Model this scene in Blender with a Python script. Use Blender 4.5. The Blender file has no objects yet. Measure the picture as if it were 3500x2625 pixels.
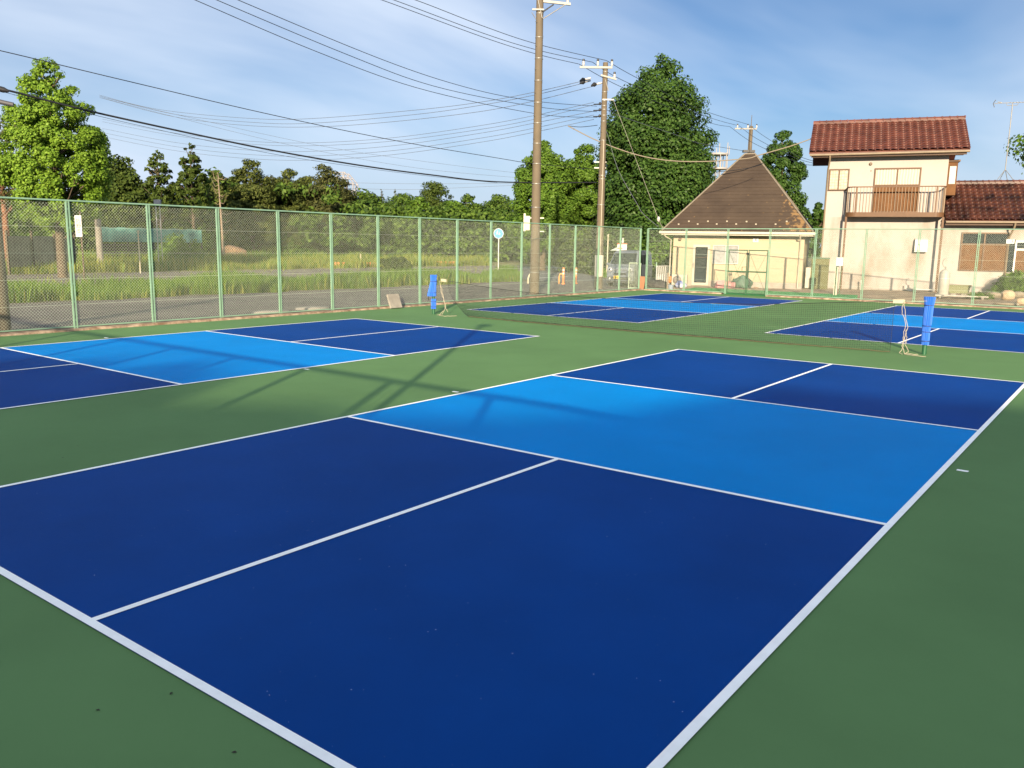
import bpy, bmesh, math, random
import numpy as np
from mathutils import Matrix, Vector
C = bpy.context.scene
COL = C.collection
R = math.radians
# ------------------------------------------------------------------ camera
CAM = (7.4247, -1.9784, 2.0666); RX, RZ, RR, FPX = 1.4034, 0.6475, 0.0153, 2840.76
M3 = Matrix.Rotation(RZ, 3, 'Z') @ Matrix.Rotation(RX, 3, 'X') @ Matrix.Rotation(RR, 3, 'Z')
cd = bpy.data.cameras.new('camera'); cam = bpy.data.objects.new('camera', cd); COL.objects.link(cam)
cam.matrix_world = Matrix.Translation(CAM) @ M3.to_4x4()
cd.sensor_fit = 'HORIZONTAL'; cd.sensor_width = 36.0; cd.lens = FPX / 3500 * 36.0
cd.clip_start = 0.05; cd.clip_end = 3000
C.camera = cam
# ------------------------------------------------------------------ world
SUN_EL, SUN_AZ = 14.3, 147.5           # elevation, clockwise from +Y
w = bpy.data.worlds.new('World'); C.world = w; w.use_nodes = True
nt = w.node_tree; N = nt.nodes; N.clear(); LK = nt.links
def nd(t, **k):
    n = N.new(t)
    for a, b in k.items(): setattr(n, a, b)
    return n
out = nd('ShaderNodeOutputWorld'); bg = nd('ShaderNodeBackground')
sky = nd('ShaderNodeTexSky', sky_type='NISHITA', sun_disc=False)
sky.sun_elevation = R(SUN_EL); sky.sun_rotation = R(SUN_AZ); sky.air_density = 1.0; sky.dust_density = 0.25; sky.ozone_density = 4.0
tc = nd('ShaderNodeTexCoord'); sep = nd('ShaderNodeSeparateXYZ'); LK.new(tc.outputs['Generated'], sep.inputs[0])
mx = nd('ShaderNodeMath', operation='ADD'); mx.inputs[1].default_value = 0.16; LK.new(sep.outputs[2], mx.inputs[0])
dx = nd('ShaderNodeMath', operation='DIVIDE'); dy = nd('ShaderNodeMath', operation='DIVIDE')
LK.new(sep.outputs[0], dx.inputs[0]); LK.new(mx.outputs[0], dx.inputs[1])
LK.new(sep.outputs[1], dy.inputs[0]); LK.new(mx.outputs[0], dy.inputs[1])
cmb = nd('ShaderNodeCombineXYZ'); LK.new(dx.outputs[0], cmb.inputs[0]); LK.new(dy.outputs[0], cmb.inputs[1])
mp = nd('ShaderNodeMapping'); mp.inputs['Rotation'].default_value = (0, 0, R(0)); mp.inputs['Scale'].default_value = (1.0, 0.42, 1); mp.inputs['Location'].default_value = (-1.7, 2.2, 0)
LK.new(cmb.outputs[0], mp.inputs[0])
n1 = nd('ShaderNodeTexNoise'); n1.inputs['Scale'].default_value = 0.75; n1.inputs['Detail'].default_value = 5; n1.inputs['Roughness'].default_value = 0.5; n1.inputs['Distortion'].default_value = 0.35
LK.new(mp.outputs[0], n1.inputs['Vector'])
dl = nd('ShaderNodeVectorMath', operation='DOT_PRODUCT'); LK.new(tc.outputs['Generated'], dl.inputs[0]); dl.inputs[1].default_value = (-.62, -.47, .1)
nl = nd('ShaderNodeMath', operation='MULTIPLY_ADD'); nl.inputs[1].default_value = 0.17; LK.new(dl.outputs['Value'], nl.inputs[0]); LK.new(n1.outputs['Fac'], nl.inputs[2])
rp = nd('ShaderNodeValToRGB'); rp.color_ramp.elements[0].position = 0.38; rp.color_ramp.elements[1].position = 0.70
rp.color_ramp.elements[0].color = (0, 0, 0, 1); rp.color_ramp.elements[1].color = (1, 1, 1, 1)
LK.new(nl.outputs[0], rp.inputs[0])
tint = nd('ShaderNodeMixRGB', blend_type='MULTIPLY'); tint.inputs[0].default_value = 1; tint.inputs[2].default_value = (.86, .84, .90, 1); LK.new(sky.outputs[0], tint.inputs[1])
fm = nd('ShaderNodeMath', operation='MULTIPLY'); fm.inputs[1].default_value = 0.95; LK.new(rp.outputs[0], fm.inputs[0])
mix = nd('ShaderNodeMixRGB'); mix.inputs[2].default_value = (6.8, 7.6, 8.8, 1)
LK.new(fm.outputs[0], mix.inputs[0]); LK.new(tint.outputs[0], mix.inputs[1])
# pale haze low over the horizon
hz_ = nd('ShaderNodeMapRange', interpolation_type='SMOOTHSTEP'); hz_.inputs['From Min'].default_value = .17; hz_.inputs['From Max'].default_value = .0; hz_.inputs['To Max'].default_value = .85; LK.new(sep.outputs[2], hz_.inputs['Value'])
mixh = nd('ShaderNodeMixRGB'); mixh.inputs[2].default_value = (4.6, 5.6, 7.2, 1); LK.new(hz_.outputs[0], mixh.inputs[0]); LK.new(mix.outputs[0], mixh.inputs[1]); mix = mixh
# bright veil added to the unseen sunward half of the sky, lifts shade fill
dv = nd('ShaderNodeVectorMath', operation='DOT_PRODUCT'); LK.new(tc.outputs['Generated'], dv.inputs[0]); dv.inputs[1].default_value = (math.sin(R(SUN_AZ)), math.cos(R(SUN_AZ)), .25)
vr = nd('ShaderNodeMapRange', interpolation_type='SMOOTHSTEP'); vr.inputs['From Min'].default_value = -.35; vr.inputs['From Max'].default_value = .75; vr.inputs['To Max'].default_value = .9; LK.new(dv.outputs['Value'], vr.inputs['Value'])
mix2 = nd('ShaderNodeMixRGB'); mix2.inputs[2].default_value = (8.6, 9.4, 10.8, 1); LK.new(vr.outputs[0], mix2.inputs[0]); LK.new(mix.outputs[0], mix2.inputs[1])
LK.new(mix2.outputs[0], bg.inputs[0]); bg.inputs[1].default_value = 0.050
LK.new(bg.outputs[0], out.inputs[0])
# ------------------------------------------------------------------ sun
sl = bpy.data.lights.new('sun', 'SUN'); sl.energy = 5.0; sl.angle = R(0.53); sl.color = (1.0, 0.82, 0.58)
so = bpy.data.objects.new('sun', sl); COL.objects.link(so)
sd = Vector((math.sin(R(SUN_AZ)) * math.cos(R(SUN_EL)), math.cos(R(SUN_AZ)) * math.cos(R(SUN_EL)), math.sin(R(SUN_EL))))
so.rotation_euler = sd.to_track_quat('Z', 'Y').to_euler(); so.location = (0, 0, 60)
C.view_settings.view_transform = 'Standard'; C.view_settings.look = 'None'; C.view_settings.gamma = 1.0
C.view_settings.use_curve_mapping = False; C.view_settings.exposure = 1.36
C.render.engine = 'CYCLES'; C.cycles.max_bounces = 6; C.cycles.transparent_max_bounces = 8; C.cycles.use_denoising = True
C.cycles.sample_clamp_indirect = 4
# ------------------------------------------------------------------ survey: where a sighting of the photograph (3500 px wide) stands in the place
CV = Vector(CAM); FWD = M3 @ Vector((0, 0, -1))
def ray(px, py): return M3 @ Vector(((px - 1750) / FPX, -(py - 1312.5) / FPX, -1))
def G(px, py, z=0.0):
    d = ray(px, py); return CV + d * ((z - CV.z) / d.z)
def D(px, py, dep):
    return CV + ray(px, py) * dep
def onY(px, py, y):
    d = ray(px, py); return CV + d * ((y - CV.y) / d.y)
def horizon(px): return 774 + .01536 * (px + 2052)
def ptop(base, py, px):
    d = ray(px, py); h = (Vector(base).xy - CV.xy); t = h.dot(d.xy) / d.xy.dot(d.xy); return CV.z + t * d.z
def yz(y): return min(.15, max(0, (y - 33.7) / 2.3 * .15)) - .012
def Gy(px, py, z=0.0):
    p = G(px, py, 0)
    for _ in range(12): p = G(px, py, (p.z + yz(p.y)) / 2)
    return G(px, py, yz(p.y))
def ptopr(base, py, px): return ptop(base, py, px) - yz(base[1])
class Facade:
    def __init__(s, px, py, th, z):
        p = G(px, py, z); s.O = Vector((p.x, p.y, 0)); s.th = R(th)
        s.u = Vector((math.cos(s.th), math.sin(s.th), 0)); s.v = Vector((-math.sin(s.th), math.cos(s.th), 0))
    def __call__(s, px, py, v=0.0):
        d = ray(px, py); q = s.O + s.v * v - CV; P = CV + d * (q.dot(s.v) / d.dot(s.v)) - s.O
        return P.dot(s.u), P.z
def field_z(x, y):
    return min(1, max(0, (-38 - x) / 55)) * 0.95 - 0.03
# ------------------------------------------------------------------ materials
MATS = {}
def mat(name, col, rough=0.7, var=0.0, vscale=3.0, bump=0.0, bscale=40.0, metal=0.0, spec=0.5, col2=None, detail=4.0, speck=0, coat=0, ramp=(.36, .66), zs=1.0, k=.79):
    if name in MATS: return MATS[name]
    col = tuple(c * k for c in col); col2 = None if col2 is None else tuple(c * k for c in col2)
    m = bpy.data.materials.new(name); m.use_nodes = True; t = m.node_tree; b = t.nodes['Principled BSDF']
    b.inputs['Roughness'].default_value = rough; b.inputs['Metallic'].default_value = metal; b.inputs['Specular IOR Level'].default_value = spec
    b.inputs['Coat Weight'].default_value = coat
    b.inputs['Base Color'].default_value = (*col, 1)
    co = t.nodes.new('ShaderNodeTexCoord'); last = None
    if var or col2:
        n = t.nodes.new('ShaderNodeTexNoise'); n.inputs['Scale'].default_value = vscale; n.inputs['Detail'].default_value = detail; n.inputs['Roughness'].default_value = .62
        mpn = t.nodes.new('ShaderNodeMapping'); mpn.inputs['Scale'].default_value = (1, 1, zs); t.links.new(co.outputs['Object'], mpn.inputs[0]); t.links.new(mpn.outputs[0], n.inputs['Vector'])
        x = t.nodes.new('ShaderNodeMixRGB'); r = t.nodes.new('ShaderNodeValToRGB')
        r.color_ramp.elements[0].position = ramp[0]; r.color_ramp.elements[1].position = ramp[1]
        t.links.new(n.outputs['Fac'], r.inputs[0]); t.links.new(r.outputs[0], x.inputs[0])
        a = [max(0, c * (1 - var)) for c in col]; bb = [min(1, c * (1 + var)) for c in col] if col2 is None else col2
        x.inputs[1].default_value = (*a, 1); x.inputs[2].default_value = (*bb, 1)
        last = x.outputs[0]; t.links.new(last, b.inputs['Base Color'])
    if speck:
        v = t.nodes.new('ShaderNodeTexNoise'); v.inputs['Scale'].default_value = speck; v.inputs['Detail'].default_value = 1
        t.links.new(co.outputs['Object'], v.inputs['Vector'])
        r2 = t.nodes.new('ShaderNodeValToRGB'); r2.color_ramp.elements[0].position = .81; r2.color_ramp.elements[1].position = .83
        t.links.new(v.outputs['Fac'], r2.inputs[0]); x2 = t.nodes.new('ShaderNodeMixRGB')
        t.links.new(r2.outputs[0], x2.inputs[0]); x2.inputs[2].default_value = (.5, .55, .6, 1)
        if last: t.links.new(last, x2.inputs[1])
        else: x2.inputs[1].default_value = (*col, 1)
        t.links.new(x2.outputs[0], b.inputs['Base Color'])
    if bump:
        n = t.nodes.new('ShaderNodeTexNoise'); n.inputs['Scale'].default_value = bscale; n.inputs['Detail'].default_value = 3
        t.links.new(co.outputs['Object'], n.inputs['Vector'])
        k = t.nodes.new('ShaderNodeBump'); k.inputs['Strength'].default_value = bump; k.inputs['Distance'].default_value = .02
        t.links.new(n.outputs['Fac'], k.inputs['Height']); t.links.new(k.outputs[0], b.inputs['Normal'])
    MATS[name] = m; return m
def leafmat(name, c1, c2, trans=0.3, rough=0.55):
    if name in MATS: return MATS[name]
    m = bpy.data.materials.new(name); m.use_nodes = True; t = m.node_tree; b = t.nodes['Principled BSDF']
    c1 = tuple(c * .8 for c in c1); c2 = tuple(c * .8 for c in c2)
    g = t.nodes.new('ShaderNodeNewGeometry'); r = t.nodes.new('ShaderNodeValToRGB')
    r.color_ramp.elements[0].color = (*c1, 1); r.color_ramp.elements[1].color = (*c2, 1)
    t.links.new(g.outputs['Random Per Island'], r.inputs[0]); t.links.new(r.outputs[0], b.inputs['Base Color'])
    b.inputs['Roughness'].default_value = rough; b.inputs['Specular IOR Level'].default_value = .12
    tr = t.nodes.new('ShaderNodeBsdfTranslucent'); t.links.new(r.outputs[0], tr.inputs['Color'])
    ms = t.nodes.new('ShaderNodeMixShader'); ms.inputs[0].default_value = trans
    t.links.new(b.outputs[0], ms.inputs[1]); t.links.new(tr.outputs[0], ms.inputs[2])
    t.links.new(ms.outputs[0], t.nodes['Material Output'].inputs['Surface'])
    MATS[name] = m; return m
GREEN = mat('green_acrylic', (.132, .258, .102), .62, .085, .4, .2, 500, spec=.03, detail=11)
DBLUE = mat('dark_blue_acrylic', (.0018, .057, .285), .6, .1, .5, .2, 500, speck=60, spec=.03, detail=11)
LBLUE = mat('light_blue_acrylic', (.0005, .262, .74), .6, .07, .5, .2, 500, spec=.03, detail=11)
LINE = mat('white_line_paint', (.93, .94, .92), .6, .05, 6, .1, 900, spec=.3, detail=9, k=1)
DIRT = mat('dirt', (.27, .19, .12), .95, .3, 1.2, .6, 30, col2=(.36, .27, .18))
ASPH = mat('asphalt', (.105, .092, .082), .95, .18, .6, .5, 60, col2=(.155, .138, .12))
ASPH2 = mat('dark_asphalt', (.12, .12, .125), .9, .15, .8, .4, 60)
CURB = mat('earth_stained_concrete', (.24, .15, .09), .95, .35, 5, .8, 25, col2=(.42, .32, .23))
CONC = mat('concrete', (.27, .25, .215), .9, .15, 4, .3, 60)
CONC_D = mat('aged_concrete', (.22, .20, .17), .9, .2, 3, .3, 60)
FGREEN = mat('green_fence_paint', (.20, .34, .24), .5, .12, 2.5)
FDARK = mat('dark_green_paint', (.035, .10, .05), .5, .1, 3)
WIRE = mat('galvanised_wire', (.54, .61, .48), .5, .1, 3, metal=.2)
BLACK = mat('black_rubber', (.015, .015, .017), .5)
CORD = mat('black_net_cord', (.012, .013, .012), .8)
BLUEFOAM = mat('blue_foam', (.012, .13, .60), .55, .08, 6)
STRAP = mat('navy_strap', (.01, .03, .16), .6)
POLEG = mat('dark_green_pole', (.02, .10, .045), .35)
ROPE = mat('cream_rope', (.46, .40, .30), .9, .1, 30)
CREAM = mat('cream_band', (.46, .42, .30), .8, .1, 8)
WHITE = mat('white_paint', (.55, .54, .51), .5, .04, 3)
STEEL = mat('galvanised_steel', (.24, .235, .22), .45, .1, 6, metal=.4)
PORC = mat('porcelain', (.45, .44, .42), .25)
POLEB = mat('brown_grey_concrete', (.125, .098, .064), .85, .12, 1.2, .15, 30)
BARK = mat('bark', (.10, .075, .05), .95, .3, 5, .9, 14)
BARKR = mat('red_bark', (.20, .09, .05), .95, .3, 5, .8, 14)
BARKD = mat('bleached_wood', (.24, .185, .13), .9, .2, 5, .5, 20)
# ------------------------------------------------------------------ mesh collecting
class MB:
    def __init__(s): s.v = []; s.f = []; s.sm = []
    def add(s, vs, fs, smooth=False):
        o = len(s.v); s.v += [tuple(x) for x in vs]; s.f += [tuple(i + o for i in f) for f in fs]; s.sm += [smooth] * len(fs); return s
    def box(s, c, size, rz=0.0, rot=None):
        h = [x / 2 for x in size]; m = rot if rot is not None else Matrix.Rotation(rz, 3, 'Z'); c = Vector(c)
        vs = [c + m @ Vector((sx * h[0], sy * h[1], sz * h[2])) for sx in (-1, 1) for sy in (-1, 1) for sz in (-1, 1)]
        return s.add(vs, [(0, 1, 3, 2), (4, 6, 7, 5), (0, 4, 5, 1), (2, 3, 7, 6), (0, 2, 6, 4), (1, 5, 7, 3)])
    def bb(s, x0, x1, y0, y1, z0, z1): return s.box(((x0 + x1) / 2, (y0 + y1) / 2, (z0 + z1) / 2), (abs(x1 - x0), abs(y1 - y0), abs(z1 - z0)))
    def tube(s, path, r, n=8, caps=True, smooth=True):
        path = [Vector(p) for p in path]; k = len(path); rs = r if isinstance(r, (list, tuple)) else [r] * k
        vs = []; t0 = None
        for i, p in enumerate(path):
            t = (path[min(i + 1, k - 1)] - path[max(i - 1, 0)]).normalized()
            if t0 is None:
                a = Vector((0, 0, 1)) if abs(t.z) < .9 else Vector((1, 0, 0)); x = t.cross(a).normalized()
            else:
                x = (x - t * x.dot(t)).normalized()
            t0 = t; y = t.cross(x)
            vs += [p + (x * math.cos(2 * math.pi * j / n) + y * math.sin(2 * math.pi * j / n)) * rs[i] for j in range(n)]
        fs = [(i * n + j, i * n + (j + 1) % n, (i + 1) * n + (j + 1) % n, (i + 1) * n + j) for i in range(k - 1) for j in range(n)]
        s.add(vs, fs, smooth)
        if caps: s.add(vs[:n], [tuple(range(n))[::-1]]); s.add(vs[-n:], [tuple(range(n))])
        return s
    def cyl(s, p0, p1, r0, r1=None, n=12): return s.tube([p0, p1], [r0, r0 if r1 is None else r1], n)
    def lathe(s, prof, c=(0, 0, 0), n=16, wave=0, amp=0.0, off=None):
        c = Vector(c); vs = []
        for i, (r, z) in enumerate(prof):
            ox, oy = off[i] if off else (0, 0)
            for j in range(n):
                a = 2 * math.pi * j / n; q = r * (1 + (amp * abs(math.cos(wave * a / 2)) if wave else 0)); vs.append(c + Vector((ox + q * math.cos(a), oy + q * math.sin(a), z)))
        k = len(prof)
        s.add(vs, [(i * n + j, i * n + (j + 1) % n, (i + 1) * n + (j + 1) % n, (i + 1) * n + j) for i in range(k - 1) for j in range(n)], not wave)
        s.add(vs[:n], [tuple(range(n))[::-1]]); s.add(vs[-n:], [tuple(range(n))]); return s
    def quad(s, a, b, c, d): return s.add([a, b, c, d], [(0, 1, 2, 3)])
    def prism(s, poly, axis, a0, a1):
        # polygon given in two local axes, extruded along the third ('x','y' or 'z')
        def P(p, a): return {'x': (a, p[0], p[1]), 'y': (p[0], a, p[1]), 'z': (p[0], p[1], a)}[axis]
        n = len(poly); s.add([P(p, a0) for p in poly] + [P(p, a1) for p in poly], [tuple(range(n)), tuple(range(2 * n - 1, n - 1, -1))] + [(i, i + n, (i + 1) % n + n, (i + 1) % n) for i in range(n)]); return s
    def build(s, name, m, parent=None, loc=None, bevel=0.0):
        me = bpy.data.meshes.new(name); me.from_pydata(s.v, [], s.f); me.polygons.foreach_set('use_smooth', s.sm)
        bm = bmesh.new(); bm.from_mesh(me); bmesh.ops.recalc_face_normals(bm, faces=bm.faces); bm.to_mesh(me); bm.free()
        me.materials.append(m); o = bpy.data.objects.new(name, me); COL.objects.link(o)
        if parent is not None: o.parent = parent
        if loc is not None: o.location = loc
        if bevel:
            b = o.modifiers.new('bevel', 'BEVEL'); b.width = bevel; b.segments = 2; b.limit_method = 'ANGLE'
        return o
def tag(o, label, cat, group=None):
    o['label'] = label; o['category'] = cat
    if group: o['group'] = group
    return o
def thing(name, label, cat, loc=(0, 0, 0), rz=0.0, group=None):
    o = bpy.data.objects.new(name, None); o.empty_display_size = .3; COL.objects.link(o); o.location = loc; o.rotation_euler = (0, 0, rz)
    return tag(o, label, cat, group)
def struct(name, mb, m, kind='structure', loc=None):
    o = mb.build(name, m, None, loc); o['kind'] = kind; return o
def raw_mesh(name, verts, faces, m, parent=None):
    me = bpy.data.meshes.new(name); nv, nf, k = len(verts), len(faces), faces.shape[1]
    me.vertices.add(nv); me.vertices.foreach_set('co', np.asarray(verts, np.float32).ravel())
    me.loops.add(nf * k); me.loops.foreach_set('vertex_index', np.asarray(faces, np.int32).ravel())
    me.polygons.add(nf); me.polygons.foreach_set('loop_start', np.arange(0, nf * k, k, dtype=np.int32))
    me.update(calc_edges=True); me.materials.append(m)
    o = bpy.data.objects.new(name, me); COL.objects.link(o)
    if parent is not None: o.parent = parent
    return o
def copy_tree(o, loc, rz, scale=1.0, label=None):
    r = o.copy(); COL.objects.link(r); r.location = loc; r.rotation_euler = (0, 0, rz); r.scale = (scale,) * 3 if not isinstance(scale, tuple) else scale
    if label: r['label'] = label
    for ch in list(o.children):
        c = ch.copy(); COL.objects.link(c); c.parent = r
        for g in ch.children:
            d = g.copy(); COL.objects.link(d); d.parent = c
    return r
def text_part(body, size, m, parent, loc, rot, name='lettering'):
    cu = bpy.data.curves.new(name, 'FONT'); cu.body = body; cu.size = size; cu.align_x = 'CENTER'; cu.align_y = 'CENTER'; cu.extrude = .002
    o = bpy.data.objects.new(name, cu); COL.objects.link(o)
    bpy.context.view_layer.update()
    me = bpy.data.meshes.new_from_object(o.evaluated_get(bpy.context.evaluated_depsgraph_get()))
    bpy.data.objects.remove(o); q = bpy.data.objects.new(name, me); me.materials.clear(); me.materials.append(m); COL.objects.link(q)
    q.parent = parent; q.location = loc; q.rotation_euler = rot; return q
# ------------------------------------------------------------------ ground, roads, courts
g = MB(); g.quad((-900, -500, -.03), (900, -500, -.03), (900, 900, -.03), (-900, 900, -.03))
GRD = mat('rough_ground', (.13, .105, .06), .95, .3, .25, .6, 8, col2=(.12, .13, .045), detail=8)
struct('ground', g, GRD)
g = MB(); xs = [-420, -250, -160, -93, -80, -65, -50, -38, -36]
for a, b in zip(xs[:-1], xs[1:]): g.quad((a, -60, field_z(a, 0) + .012), (b, -60, field_z(b, 0) + .012), (b, 300, field_z(b, 0) + .012), (a, 300, field_z(a, 0) + .012))
struct('field', g, mat('meadow', (.17, .17, .05), .95, .3, .12, .8, 5, col2=(.28, .25, .09), detail=9))
g = MB(); g.quad((-20.6, -60, -.02), (-11.9, -60, -.02), (-11.9, 33.6, -.02), (-20.6, 33.6, -.02))
g.quad((-20.6, 33.6, -.02), (-11.2, 33.6, -.02), (-13.5, 75, -.02), (-20.6, 40.0, -.02)); struct('road', g, ASPH)
g = MB(); g.quad((-40.5, 0, .03), (-28.5, 0, -.022), (-28.5, 47, -.022), (-40.5, 62, .03)); struct('gravel_strip', g, mat('grey_gravel', (.15, .13, .11), .95, .25, .7, .5, 40, col2=(.22, .19, .15), detail=9))
g = MB(); g.quad((-20.6, 36.5, -.012), (-17.5, 40.5, -.012), (-62, 92, -.012), (-66, 86, -.012)); struct('side_road', g, ASPH2)
g = MB()
for (a, b) in (((1840, 950), (1939, 945)), ((1850, 935), (1949, 931)), ((1900, 921), (1968, 919))):
    p, q = G(*a, z=-.008), G(*b, z=-.008); n = Vector((-(q - p).y, (q - p).x, 0)).normalized() * .11
    g.quad(p - n, q - n, q + n, p + n)
struct('road_markings', g, WHITE)
g = MB(); 
for ya, yb_ in ((33.5, 33.7), (33.7, 36.0), (36.0, 60)): g.quad((-11.9 - (ya - 33.5) * .15, ya, yz(ya)), (14, ya, yz(ya)), (14, yb_, yz(yb_)), (-11.9 - (yb_ - 33.5) * .15, yb_, yz(yb_)))
struct('yard', g, DIRT)
g = MB(); g.bb(-11.42, 12.1, -2.35, 33.0, -.2, 0); struct('court_surface', g, GREEN)
W2, L2, K1, K2 = 6.096, 13.411, 4.572, 8.839
CO = [(0, 0), (-9.494, -.05), (-9.47, 17.93), (.105, 17.90)]
db = MB(); lb = MB(); ln = MB(); h = .025
for ox, oy in CO:
    for y0, y1, b in ((0, K1, db), (K1, K2, lb), (K2, L2, db)):
        b.quad((ox, oy + y0, .004), (ox + W2, oy + y0, .004), (ox + W2, oy + y1, .004), (ox, oy + y1, .004))
    def rect(x0, x1, y0, y1): ln.quad((ox + x0, oy + y0, .008), (ox + x1, oy + y0, .008), (ox + x1, oy + y1, .008), (ox + x0, oy + y1, .008))
    t = .052
    rect(-.004, t - .004, 0, L2); rect(W2 - t + .004, W2 + .004, 0, L2)
    for y in (0, L2 - t): rect(t - .004, W2 - t + .004, y, y + t)
    for y in (K1 - h, K2 - h): rect(t - .004, W2 - t + .004, y, y + t)
    rect(W2 / 2 - h, W2 / 2 + h, t, K1 - h); rect(W2 / 2 - h, W2 / 2 + h, K2 + h + .002, L2 - t)
struct('court_paint_dark', db, DBLUE); struct('court_paint_light', lb, LBLUE); struct('court_lines', ln, LINE)
g = MB(); random.seed(4)
def rough_strip(p0, p1, wd, hh, n=160):
    p0 = Vector(p0); p1 = Vector(p1); d = (p1 - p0); q = Vector((-d.y, d.x, 0)).normalized() * wd; rows = []
    for i in range(n + 1):
        p = p0 + d * i / n; a = .02 * random.uniform(-1, 1)
        rows.append([p - q * (1 + 2 * a) + Vector((0, 0, -.05)), p - q * (.8 + a * 3) + Vector((0, 0, hh + random.uniform(-.02, .012))), p + q * (.8 + a) + Vector((0, 0, hh + random.uniform(-.015, .015))), p + q + Vector((0, 0, -.05))])
    vs = [v for r in rows for v in r]; g.add(vs, [(i * 4 + j, i * 4 + j + 1, i * 4 + 5 + j, i * 4 + 4 + j) for i in range(n) for j in range(3)])
rough_strip((-11.66, -2.6, 0), (-11.66, 33.3, 0), .22, .045); rough_strip((-11.4, 33.3, 0), (-7.55, 33.3, 0), .24, .045, 40); rough_strip((-5.55, 33.3, 0), (12.3, 33.3, 0), .24, .045, 90)
struct('kerb', g, CURB)
# ------------------------------------------------------------------ chain link fences
def link_mesh(Lx, H, z0, pitch=.070, r=.0028, skip=None):
    vs, fs = [], []
    n = int((Lx + H) / pitch)
    for sgn in (1, -1):
        for i in range(n + 1):
            a = i * pitch - H if sgn > 0 else i * pitch     # x at the bottom
            x0, x1 = a, a + sgn * H
            t0, t1 = 0.0, 1.0
            for lo in (0.0, Lx):
                pass
            def cl(x): return (x - x0) / (x1 - x0)
            ts = sorted((cl(0.0), cl(Lx))); t0 = max(0, ts[0]); t1 = min(1, ts[1])
            if t1 - t0 < .01: continue
            A = np.array([x0 + (x1 - x0) * t0, sgn * r, z0 + H * t0]); B = np.array([x0 + (x1 - x0) * t1, sgn * r, z0 + H * t1])
            d = (B - A) / np.linalg.norm(B - A); u = np.array([0, 1., 0]) * r; w_ = np.cross(d, [0, 1., 0]) * r
            o = len(vs)
            for P in (A, B): vs += [P + u, P + w_, P - u, P - w_]
            fs += [(o + j, o + (j + 1) % 4, o + 4 + (j + 1) % 4, o + 4 + j) for j in range(4)]
    return np.array(vs), np.array(fs)
def post_mb(H):
    b = MB()
    for s in (-1, 1): b.bb(s * .029 - .0125, s * .029 + .0125, -.05, -.005, -.08, H)
    for i in range(7): b.bb(-.013, .013, -.04, -.03, .2 + i * (H - .4) / 6, .24 + i * (H - .4) / 6)
    return b
def fence(label, p0, rz, spans, posts, H=2.85, rr=.02, mesh=True, wr=.0016, pw=1.0):
    """local x runs along the fence, local -y is the court side"""
    t = thing('chain_link_fence', label, 'fence', p0, rz)
    for px in posts: post_mb(H).build('post', FGREEN, t, (px, 0, 0)).scale = (pw, pw, 1)
    for a, b in spans:
        if mesh:
            vs, fs = link_mesh(b - a, H - .14, .09, r=wr); vs[:, 0] += a
            raw_mesh('wire_mesh', vs, fs, WIRE, t)
        q = MB(); q.tube([(a, -.03, .075), (b, -.03, .075)], .018, 6); q.build('bottom_rail', FGREEN, t)
        q = MB()
        for k in (.2, .4, .6, .8): q.tube([(a, -.008, H * k), (b, -.008, H * k)], .003, 4)
        q.build('tension_wires', WIRE, t)
    q = MB(); q.tube([(spans[0][0], -.03, H), (spans[-1][1], -.03, H)], rr, 8); q.build('top_rail', FGREEN, t)
    return t
LP = [33.12 - 1.868 * k for k in range(19)]
fence('tall green chain-link fence along the road, left side of the courts', (-11.72, -2.6, 0), R(90), [(0, 35.75)], [y + 2.6 for y in LP], wr=.0020)
BX = [0.0, 1.95, 3.95, 5.84, 7.77, 9.75, 11.7, 13.73, 15.7, 17.65, 19.6, 21.55, 23.5]
fence('tall green chain-link fence in front of the two houses, at the far end', (-11.45, 33.4, 0), 0, [(0, 3.95), (5.84, 23.7)], BX)
fence('green chain-link fence right behind the camera', (-11.7, -2.62, 0), 0, [(0, 24)], [.8 + 1.93 * k for k in range(13)], 2.85, .05, wr=.0032, pw=1.3)
fence('green chain-link fence far to the right of the courts, outside the photo', (12.3, -2.6, 0), R(90), [(0, 36)], [.9 + 2.03 * k for k in range(18)], 2.85)
# double gate
t = thing('double_gate', 'dark green double gate with crossed bracing rods in the far fence', 'gate', (-7.5, 33.4, 0))
for k, (x0, x1) in enumerate(((.06, .93), (.97, 1.84))):
    f = MB(); z1 = 1.93
    for x in (x0 + .02, x1 - .02): f.tube([(x, 0, .04), (x, 0, z1)], .022, 8)
    for z in (.06, z1): f.tube([(x0, 0, z), (x1, 0, z)], .022, 8)
    f.bb(x0, x1, -.03, .03, .98, 1.035)
    leaf = f.build('gate_leaf', FDARK, t)
    b = MB(); b.tube([(x0, .01, .08), (x1, .01, z1)], .007, 5); b.tube([(x0, -.01, z1), (x1, -.01, .08)], .007, 5); b.build('bracing', FDARK, leaf)
    vs, fs = link_mesh(x1 - x0, z1 - .06, .06, r=.0022); vs[:, 0] += x0; raw_mesh('wire_mesh', vs, fs, WIRE, leaf)
b = MB(); b.bb(.72, .735, -.05, -.02, 1.05, 1.22); b.bb(.72, .9, -.05, -.02, 1.205, 1.22); b.build('latch_frame', FDARK, t)
b = MB(); b.bb(.9, 1.0, -.05, .0, 1.74, 1.82); b.build('latch', BLACK, t)
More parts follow.
